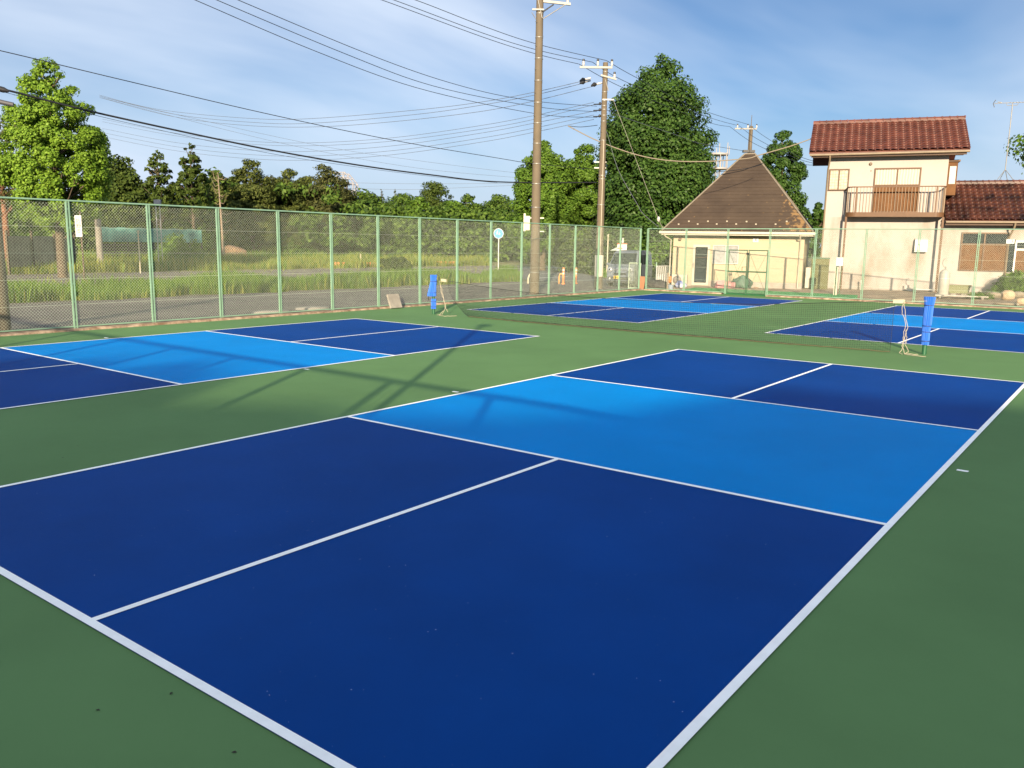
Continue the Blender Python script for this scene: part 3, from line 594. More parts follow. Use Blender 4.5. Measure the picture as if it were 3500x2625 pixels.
# pipe stand in front of the house
p = Gy(2861, 1009, 0); t = thing('pipe_stand', 'white meter box on thin pipes between the two houses', 'meter', (p.x, p.y, p.z), H.th); zt2 = ptopr(p, 880, 2860)
r = MB(); r.bb(-.14, .14, -.06, .06, zt2 - .35, zt2); r.build('meter_box', WHITE, t)
r = MB(); r.tube([(-.1, 0, 0), (-.1, 0, zt2 - .35)], .022, 6); r.build('pipe', POLEG, t); r = MB(); r.tube([(.08, 0, 0), (.08, 0, zt2 - .35)], .018, 6); r.build('pipe', POLEG, t)
r = MB(); r.bb(-.16, -.02, .02, .12, 0, zt2 - .4); r.build('boxed_duct', GUTW, t)
p = at_house(hp(3155, 1001, -.3)[0], -.3); p.z = .13; t = thing('water_pipe', 'white horizontal water pipe along the foot of the house wall', 'pipe', (p.x, p.y, p.z), H.th)
r = MB(); r.tube([(-.75, 0, .32), (-.75, 0, .12), (-.65, 0, .07), (-.5, 0, .07)], .025, 6); r.tube([(-.5, 0, .12), (.5, 0, .12)], .022, 6); r.build('pipe_run', WHITE, t)
p = at_house(hp(2942, 985, -.3)[0], -.35); p.z = .13; r = MB(); r.tube([(0, 0, 0), (0, 0, .42)], .025, 6); r.tube([(0, 0, .38), (-.08, -.02, .38)], .015, 6); r.box((0, 0, .44), (.06, .06, .05)); tag(r.build('standpipe', WHITE, None, (p.x, p.y, p.z)), 'short white standpipe tap before the cream house wall', 'tap')
# ------------------------------------------------------------------ yellow hip-roofed house
Yh = Facade(2295, 974, TH, .15)
yb = thing('house', 'low pale yellow house under a steep brown hipped roof', 'house', Yh.O, Yh.th)
def yp(px, py, v=0.0): return Yh(px, py, v)
yw = yp(2738, 986)[0]; YZ = 2.72; YD = 7.0
r = MB(); nb = 7
for i in range(nb):
    z0 = .42 + (YZ - .42) * i / nb; z1 = .42 + (YZ - .42) * (i + 1) / nb; r.bb(0, yw, .0 + .003 * (i % 2), YD, z0 + .006, z1)
r.bb(.01, yw - .01, .012, YD - .01, .42, YZ); r.build('wall', SIDING, yb)
r = MB(); r.bb(-.01, yw + .01, .02, YD, -.2, .42); r.build('foundation', mat('grey_mortar', (.34, .29, .25), .95, .1, 2), yb)
# roof
e0 = yp(2262, 787, -.55); e1 = yp(2779, 794, -.55); zE = (e0[1] + e1[1]) / 2; uL, uR = e0[0], e1[0]; vF, vB = -.55, YD + .55; vm = (vF + vB) / 2
rL, rR = yp(2546, 527, vm), yp(2580, 527, vm); zR = (rL[1] + rR[1]) / 2
RMOSS = mat('mossy_brown_slate', (.046, .028, .016), .9, .18, .8, .5, 30, col2=(.062, .041, .025), detail=9)
mt = RMOSS.node_tree; bsd = mt.nodes['Principled BSDF']; tco = mt.nodes.new('ShaderNodeTexCoord'); sp_ = mt.nodes.new('ShaderNodeSeparateXYZ'); mt.links.new(tco.outputs['Object'], sp_.inputs[0])
nz_ = mt.nodes.new('ShaderNodeTexNoise'); nz_.inputs['Scale'].default_value = 5; nz_.inputs['Detail'].default_value = 6; mt.links.new(tco.outputs['Object'], nz_.inputs['Vector'])
mr = mt.nodes.new('ShaderNodeMapRange'); mr.inputs['From Min'].default_value = 4.4; mr.inputs['From Max'].default_value = 6.2; mr.inputs['To Min'].default_value = -.18; mr.inputs['To Max'].default_value = .12; mt.links.new(sp_.outputs[0], mr.inputs[0])
ad = mt.nodes.new('ShaderNodeMath'); ad.operation = 'ADD'; mt.links.new(nz_.outputs['Fac'], ad.inputs[0]); mt.links.new(mr.outputs[0], ad.inputs[1])
rr2 = mt.nodes.new('ShaderNodeValToRGB'); rr2.color_ramp.elements[0].position = .5; rr2.color_ramp.elements[1].position = .6; mt.links.new(ad.outputs[0], rr2.inputs[0])
old = bsd.inputs['Base Color'].links[0].from_socket; xm = mt.nodes.new('ShaderNodeMixRGB'); mt.links.new(rr2.outputs[0], xm.inputs[0]); mt.links.new(old, xm.inputs[1]); xm.inputs[2].default_value = (.17, .10, .038, 1); mt.links.new(xm.outputs[0], bsd.inputs['Base Color'])
r = MB(); A_, B_, C_, D_ = Vector((uL, vF, zE)), Vector((uR, vF, zE)), Vector((uR, vB, zE)), Vector((uL, vB, zE)); T1, T2 = Vector((rL[0], vm, zR)), Vector((rR[0], vm, zR))
def courses(a, b, t2, t1, n):
    nrm = (b - a).cross(t1 - a).normalized()
    for i in range(n):
        f0, f1 = i / n, (i + 1) / n
        p0, p1 = a.lerp(t1, f0), b.lerp(t2, f0); q0, q1 = a.lerp(t1, f1), b.lerp(t2, f1)
        r.quad(p0 + nrm * .02, p1 + nrm * .02, q1 + nrm * .004, q0 + nrm * .004)
        if i: r.quad(p0 + nrm * .004, p1 + nrm * .004, p1 + nrm * .02, p0 + nrm * .02)
courses(A_, B_, T2, T1, 22); courses(B_, C_, T2, T2, 22); courses(C_, D_, T1, T2, 22); courses(D_, A_, T1, T1, 22)
r.quad(A_ - Vector((0, 0, .03)), B_ - Vector((0, 0, .03)), C_ - Vector((0, 0, .03)), D_ - Vector((0, 0, .03)))
yr = r.build('roof', RMOSS, yb)
r = MB(); HC = mat('grey_hip_cap', (.19, .16, .12), .8, .15, 3)
for a, b2 in ((A_, T1), (B_, T2), (C_, T2), (D_, T1), (T1, T2)):
    n = 26 if a is not T1 else 3
    for i in range(n): r.tube([a.lerp(b2, i / n) + Vector((0, 0, .02)), a.lerp(b2, (i + .97) / n) + Vector((0, 0, .025))], .042, 6)
r.build('hip_caps', HC, yr)
SG = mat('pale_metal', (.30, .26, .20), .6)
for px, py in ((2355, 758), (2420, 758), (2485, 758), (2552, 759), (2689, 758.5), (2320, 768), (2385, 767.5), (2450, 767.5), (2516.5, 767.5), (2584, 768), (2651, 768)):
    f = (yp(px, py, vF + .1)[1] - zE) / (zR - zE); vv = vF + (vm - vF) * f; u_, z_ = yp(px, py, vv); q = MB(); q.bb(u_ - .04, u_ + .04, vv - .05, vv - .02, z_ - .01, z_ + .055); q.build('snow_guard', SG, yr)
r = MB(); r.bb(uL, uR, vF - .02, vF + .03, zE - .2, zE - .035); r.bb(uR - .03, uR + .02, vF + .03, vB, zE - .2, zE - .035); r.bb(uL - .02, uL + .03, vF + .03, vB, zE - .2, zE - .035); r.build('fascia', GUTW, yr)
r = MB(); r.bb(uL + .03, uR - .03, vF + .03, vB - .03, zE - .17, zE - .13); r.build('soffit', SOFF, yr)
r = MB(); r.bb(uL - .1, uR + .12, vF - .13, vF - .025, zE - .13, zE - .02); r.build('gutter', GUTW, yb)
for px, s in ((2295, -1), (2732, 1)):
    u_ = yp(px, 880)[0] + (0 if s > 0 else -.05); r = MB(); r.tube([(u_ - .25 * (1 if s < 0 else .0), vF - .07, zE - .14), (u_ - .2 * (1 if s < 0 else 0), vF + .0, zE - .27), (u_, -.06, zE - .42), (u_, -.06, .2)], .035, 8); r.build('downpipe', GUTW, yb)
a, b_ = yp(2372, 836), yp(2421, 977)
def door(parent, x0, x1, z0, z1):
    f = MB(); w_ = .11; f.bb(x0, x0 + w_, -.07, .02, z0, z1); f.bb(x1 - w_, x1, -.07, .02, z0, z1); f.bb(x0 + w_, x1 - w_, -.07, .02, z1 - w_, z1); f.bb(x0 + w_, x1 - w_, -.07, .02, z0, z0 + .13); o = f.build('door', GUTW, parent)
    p = MB(); p.bb(x0 + w_ - .01, x1 - w_ + .01, -.02, .0, z0 + .12, z1 - w_ + .01); p.build('pane', GLASS, o); p = MB(); p.bb(x0 + w_, x1 - w_, -.045, -.02, z1 - .62, z1 - .605); p.build('glazing_bar', BROWN, o)
    p = MB(); p.bb(x0 + .03, x0 + .07, -.13, -.07, z0 + .85, z0 + 1.1); p.build('handle', STEEL, o)
door(yb, a[0] - .02, b_[0], max(.18, b_[1]), a[1])
a, b_ = yp(2438, 837.6), yp(2521, 903); window(yb, a[0], b_[0] + .02, b_[1], a[1], 2, curtain=PLEAT if False else CURTG, fm_=mat('silver_frame', (.5, .48, .43), .5), fw=.035)
v_ = yp(2325, 818); r = MB(); r.lathe([(.05, 0), (.075, .05), (.07, .12), (.03, .15)], n=12); q = r.build('wall_lamp', mat('dull_bronze', (.14, .10, .06), .5), yb, (v_[0], -.0, v_[1])); q.rotation_euler = (R(90), 0, 0)
a, b_ = yp(2573.4, 813.3, -.02), yp(2592.4, 828, -.02)
r = MB(); r.bb(a[0], b_[0], -.035, -.015, b_[1], a[1]); o = tag(r.build('number_sign', WHITE, None), 'white plate with the numeral 4 on the yellow house wall', 'sign', 'numbered plates on the houses'); o.location = Yh.O; o.rotation_euler = (0, 0, Yh.th)
text_part('4', .2, mat('ink', (.02, .02, .08), .6), o, ((a[0] + b_[0]) / 2, -.038, (a[1] + b_[1]) / 2), (R(90), 0, 0))
def at_y(u, v, z=0.0): return Yh.O + Yh.u * u + Yh.v * v + Vector((0, 0, z))
# outdoor units
def ac_unit(label, pos, rz, w_, h_, d_, fan=True):
    t = thing('air_conditioner', label, 'air conditioner', pos, rz); r = MB(); r.bb(-w_ / 2, w_ / 2, -d_ / 2, d_ / 2, .06, h_); r.build('casing', GUTW, t, None, .015)
    for x in (-w_ / 2 + .05, w_ / 2 - .12): r = MB(); r.bb(x, x + .07, -d_ / 2, d_ / 2, 0, .06); r.build('foot', CONC_D, t)
    if fan:
        r = MB(); r.lathe([(h_ * .38, 0), (h_ * .38, .01), (h_ * .1, .02)], n=24); q = r.build('fan_grille', mat('grey_grille', (.2, .17, .15), .6), t, (-w_ * .14, -d_ / 2 - .001, h_ * .53)); q.rotation_euler = (R(90), 0, 0)
    return t
x0, x1 = yp(2297, 960, -.35)[0], yp(2349, 960, -.35)[0]; ac_unit('beige air conditioner with round fan grille at the left corner of the yellow house', at_y((x0 + x1) / 2, -.35, .13), Yh.th, x1 - x0, .56, .3)
p = Gy(2765, 987, 0.05); zc = ptopr(p, 914, 2766); t = thing('utility_cabinet', 'tall narrow cream cabinet standing in the gap between the two houses', 'cabinet', (p.x, p.y, p.z), Yh.th)
r = MB(); r.bb(-.2, .2, -.15, .15, .03, zc); r.build('casing', GUTW, t, None, .012); r = MB(); r.bb(.1, .2, -.2, -.15, .08, .3); r.build('pipe_cover', CONC_D, t)
p = at_y(yw + .75, 1.0, .13); t = thing('storage_box', 'olive storage box behind the cream cabinet between the houses', 'box', (p.x, p.y, p.z), Yh.th); r = MB(); r.bb(-.4, .4, -.3, .3, 0, 1.45); r.build('body', mat('olive_paint', (.10, .10, .03), .7), t, None, .02); r = MB(); r.bb(-.43, .43, -.33, .33, 1.45, 1.5); r.build('lid', FDARK, t)
p = at_y(yp(2478, 975, -.55)[0], -.55, .13); t = thing('pink_box', 'pink plastic box with a slanted lid below the yellow house window', 'box', (p.x, p.y, p.z), Yh.th)
r = MB(); r.prism([(-.5, 0), (.48, 0), (.5, .26), (.1, .3), (-.34, .3)], 'y', -.22, .22); r.build('tub', mat('pink_plastic', (.62, .25, .25), .6), t, None, .02); r = MB(); r.bb(-.36, .0, -.24, .24, .3, .34); r.build('lid', mat('pale_pink_plastic', (.66, .36, .36), .6), t)
def lumpy(name, m, parent, sx, sy, sz, seed, sub=3, k=.16, freq=3.0):
    random.seed(seed); ph = [random.uniform(0, 6) for _ in range(6)]
    bm = bmesh.new(); bmesh.ops.create_icosphere(bm, subdivisions=sub, radius=1)
    for v in bm.verts:
        q = v.co.copy(); n = math.sin(q.x * freq + ph[0]) * math.sin(q.y * freq * 1.3 + ph[1]) + .6 * math.sin(q.z * freq * 2 + ph[2] + q.x * 4) + .4 * math.sin(q.x * 9 + ph[3]) * math.sin(q.z * 8 + ph[4]); s = 1 + k * n
        v.co = Vector((q.x * s * sx / 2, q.y * s * sy / 2, max(-.42, q.z * s) * sz / 1.5 + sz * .28))
    me = bpy.data.meshes.new(name); bm.to_mesh(me); bm.free(); me.materials.append(m)
    for pl in me.polygons: pl.use_smooth = True
    o = bpy.data.objects.new(name, me); COL.objects.link(o); o.parent = parent; return o
p = at_y(yp(2536, 972, -.5)[0], -.5, .13); t = thing('covered_bundle', 'dark green tarpaulin-covered bundle beside the pink box', 'bundle', (p.x, p.y, p.z), Yh.th); lumpy('cover', mat('green_tarp', (.05, .11, .075), .6, .35, 6), t, .9, .5, .6, 3)
for px, py, lab in ((2573, 979, 'small brown brick standing on the turf, left of a lying one'), (2584, 986, 'small brown brick lying flat on the turf near the gate')):
    p = Gy(px, py, 0); r = MB(); r.bb(-.1, .1, -.05, .05, 0, .12 if px < 2580 else .06); tag(r.build('brick', mat('brown_brick', (.22, .12, .07), .9, .2, 8), None, (p.x, p.y, p.z), .005), lab, 'brick', 'bricks behind the gate')
# clutter at the fence corner
p = Gy(2262, 966, 0.05); t = thing('storage_bin', 'white storage bin under the white railing at the fence corner', 'bin', (p.x, p.y, p.z), Yh.th); r = MB(); r.prism([(-.2, 0), (.2, 0), (.23, .4), (-.23, .4)], 'y', -.18, .18); r.build('tub', WHITE, t, None, .02); r = MB(); r.bb(-.25, .25, -.2, .2, .4, .44); r.build('lid', CURT, t)
p = Gy(2241, 985, 0.02); t = thing('covered_pile', 'dark tarpaulin-covered heap behind the corner of the far fence', 'heap', (p.x, p.y, p.z), .3); lumpy('cover', mat('black_tarp', (.035, .03, .03), .7, .4, 5), t, 1.1, .6, .42, 8)
p = Gy(2281, 992, 0.0); zc = ptopr(p, 932, 2281); r = MB(); r.lathe([(.05, 0), (.052, zc * .5), (.048, zc)], n=10); tag(r.build('wooden_post', BARKD, None, (p.x, p.y, p.z)), 'short weathered wooden post beside the white railing', 'post')
p = Gy(2292, 992, 0.0); t = thing('bucket', 'blue-grey bucket at the foot of the far fence', 'bucket', (p.x, p.y, p.z)); r = MB(); r.lathe([(.1, 0), (.135, .24)], n=18); r.build('pail', mat('blue_grey_plastic', (.25, .30, .38), .5), t); r = MB(); r.lathe([(.14, .235), (.145, .25), (.135, .26)], n=18); r.build('rim', mat('blue_grey_plastic', (.25, .30, .38), .5), t)
p = Gy(2290, 976, 0.1); t = thing('orange_sack', 'bright orange sack hung above the blue-grey bucket', 'sack', (p.x, p.y, p.z + .16)); lumpy('cloth', mat('orange_fabric', (.75, .17, .03), .7, .1, 8), t, .2, .16, .32, 5)
p = Gy(2326, 983, 0.02); t = thing('ball_bag', 'blue and white bag lying in front of the air conditioner', 'bag', (p.x, p.y, p.z), .2); lumpy('cloth', mat('blue_white_fabric', (.05, .10, .40), .7, .2, 4, col2=(.6, .6, .62)), t, .55, .34, .36, 12)
p = Gy(2190, 991, 0.0); t = thing('plank_bundle', 'bundle of reddish-brown planks leaning by the corner fence post', 'planks', (p.x - .1, p.y + .25, 0)); zc = .62
for k in range(4): r = MB(); r.box((-.12 + k * .08, 0, zc / 2), (.07, .05, zc), rot=Matrix.Rotation(R(8), 3, 'Y')); r.build('plank', mat('reddish_wood', (.36, .17, .09), .8, .2 if k % 2 else .1, 6), t)
p = Gy(2167, 988, 0.0); zc = ptopr(p, 899, 2168); t = thing('wicket_gate', 'small pale green wire gate standing beside the grey van', 'gate', (p.x, p.y, p.z), R(30)); r = MB()
for x in (-.27, .27): r.tube([(x, 0, 0), (x, 0, zc)], .024, 6)
for z in (.05, zc): r.tube([(-.27, 0, z), (.27, 0, z)], .024, 6)
r.build('frame', mat('pale_green_paint', (.36, .46, .33), .6), t); vs2, fs2 = link_mesh(.54, zc - .05, .05, .07, .003); vs2[:, 0] -= .27; raw_mesh('wire_mesh', vs2, fs2, WIRE, t)
p0, p1 = Gy(2243, 975, .05), G(2292, 977, .05); d = p1 - p0; zc = ptopr(p0, 908, 2243); t = thing('railing', 'short white picket railing at the left corner of the yellow house', 'railing', p0, math.atan2(d.y, d.x)); L_ = d.length
r = MB(); r.bb(0, L_, -.03, .03, zc - .05, zc); r.bb(0, L_, -.02, .02, .1, .15); r.build('rails', WHITE, t); r = MB()
for k in range(8): x = L_ * k / 7; r.bb(x - .02, x + .02, -.025, .025, 0, zc - .05)
r.build('pickets', WHITE, t)
p = Gy(2241, 972, .05); zc2 = ptopr(p, 897, 2242); r = MB(); r.lathe([(.035, 0), (.035, zc2)], n=8); tag(r.build('gate_post', FGREEN, None, (p.x, p.y, p.z)), 'short green post at the left end of the white railing', 'post')
# ------------------------------------------------------------------ van
def van(label, pos, heading):
    """local +x is the nose"""
    t = thing('parked_van', label, 'van', pos, heading); BODY = mat('grey_car_paint', (.13, .15, .185), .4, coat=.2); HW = .735
    prof = [(1.70, .28), (1.72, .55), (1.70, .80), (1.62, .98), (1.28, 1.08), (.72, 1.72), (.50, 1.80), (-.6, 1.84), (-1.5, 1.80), (-1.64, 1.70), (-1.70, 1.0), (-1.70, .30), (-1.36, .28), (-1.30, .44), (-1.14, .54), (-.98, .44), (-.92, .28), (.92, .28), (.98, .44), (1.14, .54), (1.30, .44), (1.36, .28)]
    bm = bmesh.new(); L3 = []
    for y, k in ((-HW, .0), (-HW * .985, .0), (HW * .985, 0), (HW, 0)):
        ring = []
        for x, z in prof:
            yy = y
            if z > 1.05: yy *= 1 - .13 * (z - 1.05) / .79
            if x > 1.4: yy *= 1 - .05 * (x - 1.4) / .3
            ring.append(bm.verts.new((x, yy, z)))
        L3.append(ring)
    L3 = [L3[0], L3[3]]
    n = len(prof)
    for i in range(n): bm.faces.new((L3[0][i], L3[0][(i + 1) % n], L3[1][(i + 1) % n], L3[1][i]))
    bm.faces.new(L3[0]); bm.faces.new(L3[1][::-1])
    for v in [v for v in bm.verts if not v.link_faces]: bm.verts.remove(v)
    bmesh.ops.recalc_face_normals(bm, faces=bm.faces); me = bpy.data.meshes.new('body'); bm.to_mesh(me); bm.free(); me.materials.append(BODY)
    o = bpy.data.objects.new('body', me); COL.objects.link(o); o.parent = t; bv = o.modifiers.new('bevel', 'BEVEL'); bv.width = .05; bv.segments = 3; bv.limit_method = 'ANGLE'; bv.angle_limit = R(25)
    TG = mat('tinted_glass', (.012, .02, .02), .08, spec=.4)
    a, c = Vector((1.24, 0, 1.13)), Vector((.76, 0, 1.68)); nrm = Vector((.64, 0, .56)).normalized() * .012
    r = MB(); r.add([a + Vector((0, -.66, 0)) + nrm, a + Vector((0, .66, 0)) + nrm, c + Vector((0, .60, 0)) + nrm, c + Vector((0, -.60, 0)) + nrm], [(0, 1, 2, 3)]); r.build('windshield', TG, t)
    for s in (-1, 1):
        for x0_, x1_ in ((.98, .1), (.02, -.78), (-.86, -1.5)):
            def yy(z): return s * (HW * (1 - .13 * (z - 1.05) / .79) + .012)
            top0 = min(x0_, .66); r = MB(); r.add([(x0_, yy(1.12), 1.12), (x1_, yy(1.12), 1.12), (x1_, yy(1.6), 1.6), (top0, yy(1.6), 1.6)], [(0, 1, 2, 3)]); r.build('side_window', TG, t)
        r = MB(); r.lathe([(.115, 0), (.115, .03), (.07, .05)], n=20); q = r.build('headlight', mat('chrome_lamp', (.75, .75, .75), .1, metal=.6), t, (1.685, s * .53, .86)); q.rotation_euler = (0, R(82), s * R(12))
        r = MB(); r.lathe([(.06, .045), (.05, .06)], n=16); q2 = r.build('lens', TG, q)
        r = MB(); r.box((1.02, s * .86, 1.12), (.09, .16, .14)); q = r.build('mirror', BODY, t, None, .03)
        r = MB(); r.lathe([(.05, 0), (.05, .02)], n=12); q = r.build('fog_lamp', WHITE, t, (1.715, s * .52, .42)); q.rotation_euler = (0, R(90), 0)
        for x in (1.14, -1.14):
            r = MB(); r.lathe([(.2, -.075), (.27, -.07), (.275, 0), (.27, .07), (.2, .075)], n=24); q = r.build('wheel', BLACK, t, (x, s * .66, .275)); q.rotation_euler = (R(90), 0, 0)
            r = MB(); r.lathe([(.19, -.078), (.17, -.06), (.05, -.07), (.05, .07), (.17, .06), (.19, .078)], n=16); r.build('rim', STEEL, q)
    r = MB(); r.bb(1.70, 1.725, -.36, .36, .845, .875); r.build('chrome_strip', mat('chrome', (.7, .7, .7), .12, metal=.8), t)
    r = MB(); r.lathe([(.06, 0), (.055, .02)], n=14); q = r.build('badge', mat('chrome', (.7, .7, .7), .12, metal=.8), t, (1.715, 0, .86)); q.rotation_euler = (0, R(90), 0)
    r = MB(); r.bb(1.70, 1.722, -.33, .33, .60, .70); r.build('grille', BLACK, t); r = MB(); r.bb(1.70, 1.73, -.62, .62, .36, .50); r.build('lower_intake', mat('dark_trim', (.03, .03, .033), .6), t)
    r = MB(); r.bb(1.73, 1.745, -.30, .03, .40, .56); q = r.build('number_plate', mat('yellow_plate', (.75, .48, .02), .5), t)
    r = MB()
    for k in range(4): r.bb(1.745, 1.748, -.25 + k * .065, -.21 + k * .065, .425, .49)
    r.build('plate_marks', mat('plate_ink', (.22, .16, .02), .6), q)
    r = MB(); r.bb(1.55, 1.70, -.7, .7, .2, .3); r.build('front_skirt', mat('dark_trim', (.03, .03, .033), .6), t)
    return t
pv = G(2118, 979, 0); hd = R(-78); van('boxy grey kei van with a yellow number plate parked beyond the fence corner', (pv.x - 1.65 * math.cos(hd), pv.y - 1.65 * math.sin(hd), -.02), hd)
# ------------------------------------------------------------------ utility poles
def steps(z0, z1, n, r0, r1, parent, m=STEEL):
    for i in range(n):
        z = z0 + (z1 - z0) * i / (n - 1); a = .9 if i % 2 else .9 + math.pi; rr__ = r0 + (r1 - r0) * i / (n - 1); d = Vector((math.cos(a), math.sin(a), 0)); b = MB(); b.tube([d * rr__ * .9 + Vector((0, 0, z)), d * (rr__ + .13) + Vector((0, 0, z))], .009, 5); b.build('step_bolt', m, parent)
def bands(zs, r0, r1, h_, parent, m=STEEL):
    b = MB()
    for z in zs: r_ = r0 + (r1 - r0) * z / h_ + .008; b.lathe([(r_, z - .015), (r_ + .004, z), (r_, z + .015)], n=16)
    b.build('bands', m, parent)
def insulator(parent, loc, h_=.28):
    b = MB(); b.lathe([(.02, -.06), (.055, 0), (.06, .05), (.045, .08), (.06, .1), (.05, .16)], n=12); o = b.build('insulator', PORC, parent, loc); c = MB(); c.lathe([(.05, .16), (.055, .2), (.05, .26)], n=10); c.build('insulator_cap', BLACK, o); return o
p1 = G(1826, 1004, 0); P1H = 13.2
t = thing('utility_pole', 'thick brown-grey concrete utility pole behind the left fence, rising out of the picture', 'utility pole', (p1.x, p1.y, 0), R(37))
b = MB(); b.tube([(0, 0, -.2), (0, 0, P1H * .5), (0, 0, P1H)], [.205, .165, .135], 20); b.build('shaft', POLEB, t)
bands([.9, 2.9, 3.55, 4.5, 5.3, 6.1, 6.9, 7.7, 8.55, 9.4, 10.2, 11.1, 11.7], .205, .135, P1H, t); steps(1.8, 11.2, 22, .19, .15, t)
b = MB(); b.bb(-.42, -.24, -.1, .1, 2.62, 3.2); b.bb(-.5, -.42, -.13, .13, 2.58, 3.3); b.build('meter_box', GUTW, t); b = MB(); b.bb(-.3, .34, -.03, .03, 3.1, 3.15); b.bb(-.1, .36, -.03, .03, 2.56, 2.6); b.build('bracket', STEEL, t)
zT, zBr, zM = ptop(p1, 8, 1850), ptop(p1, 66, 1848), ptop(p1, 34, 1846)
b = MB(); b.box((.6, 0, zT), (1.25, .09, .09), rot=Matrix.Rotation(R(5), 3, 'Y')); b.bb(-.3, .16, -.2, -.14, zM - .06, zM); b.build('crossarm', mat('dull_white_steel', (.25, .24, .21), .5, .1, 5), t)
b = MB(); b.tube([(.13, -.08, zBr), (1.05, -.03, zT - .06)], .02, 5); b.build('brace', STEEL, t); b = MB(); b.tube([(.12, .1, zBr + .3), (.55, .1, zT - .05)], .028, 5); b.build('brace', BLACK, t); b = MB(); b.tube([(-.14, 0, zBr), (-.32, -.05, zM - .1)], .013, 5); b.build('brace', STEEL, t); b = MB(); b.tube([(.1, -.16, zBr), (-.12, -.16, zT + .2)], .02, 5); b.build('brace', STEEL, t)
insulator(t, (1.1, 0, zT - .02), .28)
p2 = G(2045, 985, 0)
t2z = ptop(p2, 214, 2051)
t = thing('utility_pole', 'slimmer concrete utility pole with insulator crossarms in front of the big dark tree', 'utility pole', (p2.x, p2.y, 0), R(37))
b = MB(); b.tube([(0, 0, -.2), (0, 0, t2z)], [.20, .115], 18); b.build('shaft', POLEB, t)
def pz(py, px=2045): return ptop(p2, py, px)
bands([pz(y) for y in (230, 246, 262, 315, 345, 362, 375, 395, 415, 480, 600, 612, 700)], .20, .115, t2z, t); steps(2.6, pz(430), 18, .19, .14, t)
b = MB(); b.lathe([(.205, pz(945)), (.205, pz(872))], n=18); b.build('guard_sleeve', mat('pale_guard', (.60, .55, .46), .7, .05, 3), t)
b = MB(); b.tube([(.02, -.2, .6), (.02, -.17, pz(700)), (.02, -.15, pz(480))], .015, 6); b.build('conduit', GUTW, t)
zA = pz(233); sc2 = 1 / 71.0
b = MB(); b.box((-.45, -.14, zA), (1.5, .07, .09)); b.build('crossarm', mat('dull_white_steel', (.25, .24, .21), .5, .1, 5), t)
for dxp in (-1.03, -.37, .28): insulator(t, (dxp, -.14, zA + .1))
zB = pz(266); b = MB(); b.box((.15, -.13, zB), (.75, .07, .07), rot=Matrix.Rotation(R(14), 3, 'Y')); b.tube([(.0, -.13, zB - .1), (.16, -.12, zB - .6)], .02, 5); b.build('crossarm', mat('dull_white_steel', (.25, .24, .21), .5, .1, 5), t); insulator(t, (.42, -.13, zB - .02))
for px, py in ((1996, 277), (1996, 285), (2035, 293)):
    q = D(px + 8, py - 4, 39.8) - p2; a_ = q.copy(); a_.rotate(Matrix.Rotation(-R(37), 3, 'Z')); b = MB(); b.tube([a_ + Vector((-.32, 0, -.06)), a_ + Vector((-.16, 0, 0))], [.03, .11], 10); b.tube([a_ + Vector((-.16, 0, 0)), a_ + Vector((-.05, 0, .02))], [.11, .05], 10); o = b.build('strain_clamp', BLACK, t); c = MB(); c.tube([a_ + Vector((-.05, 0, .02)), a_ + Vector((.2, 0, .09))], .05, 8); c.build('insulator', PORC, o)
b = MB()
for z in (pz(360), pz(381), pz(402)): b.lathe([(.03, 0), (.06, .03), (.06, .1), (.03, .13)], c=(-.2, -.05, z), n=8); b.tube([(-.5, -.1, z + .02), (-.15, 0, z + .05)], .03, 6)
b.build('cable_clamps', BLACK, t)
b = MB(); b.bb(-.38, .18, -.02, .02, pz(556), pz(552)); b.bb(-.38, .18, -.02, .02, pz(576), pz(572)); b.bb(-.1, .42, -.16, -.1, pz(344), pz(340)); b.build('brackets', STEEL, t)
p3 = D(2541, 870, 66); p3.z = 0; z3 = ptop(p3, 432, 2547)
t = thing('utility_pole', 'distant utility pole rising behind the peak of the brown hipped roof', 'utility pole', (p3.x, p3.y, 0), R(37))
b = MB(); b.tube([(0, 0, 0), (0, 0, z3)], [.2, .15], 12); b.tube([(0, 0, z3), (0, 0, ptop(p3, 394, 2548))], [.03, .02], 6); b.build('shaft', POLEB, t)
zz3 = ptop(p3, 442, 2540); b = MB(); b.box((-.45, -.16, zz3), (1.7, .08, .09)); b.build('crossarm', mat('dull_white_steel', (.25, .24, .21), .5, .1, 5), t)
for dxp in (-1.1, -.3, .38): insulator(t, (dxp, -.16, zz3 + .1), .3)
b = MB(); b.bb(-.55, .35, -.25, .1, ptop(p3, 522, 2540), ptop(p3, 514, 2540)); b.build('bracket', BLACK, t)
p4 = G(4, 1133, 0)
t = thing('utility_pole', 'sunlit concrete pole cut by the left edge of the photo behind the fence', 'utility pole', (p4.x, p4.y, 0), R(37))
b = MB(); b.tube([(0, 0, -.1), (0, 0, 10)], [.20, .15], 18); b.build('shaft', POLEB, t)
b = MB(); b.bb(-.1, .26, -.2, -.17, 2.62, 2.68); b.bb(-.1, .3, -.2, -.17, 2.26, 2.31); b.build('bracket', STEEL, t)
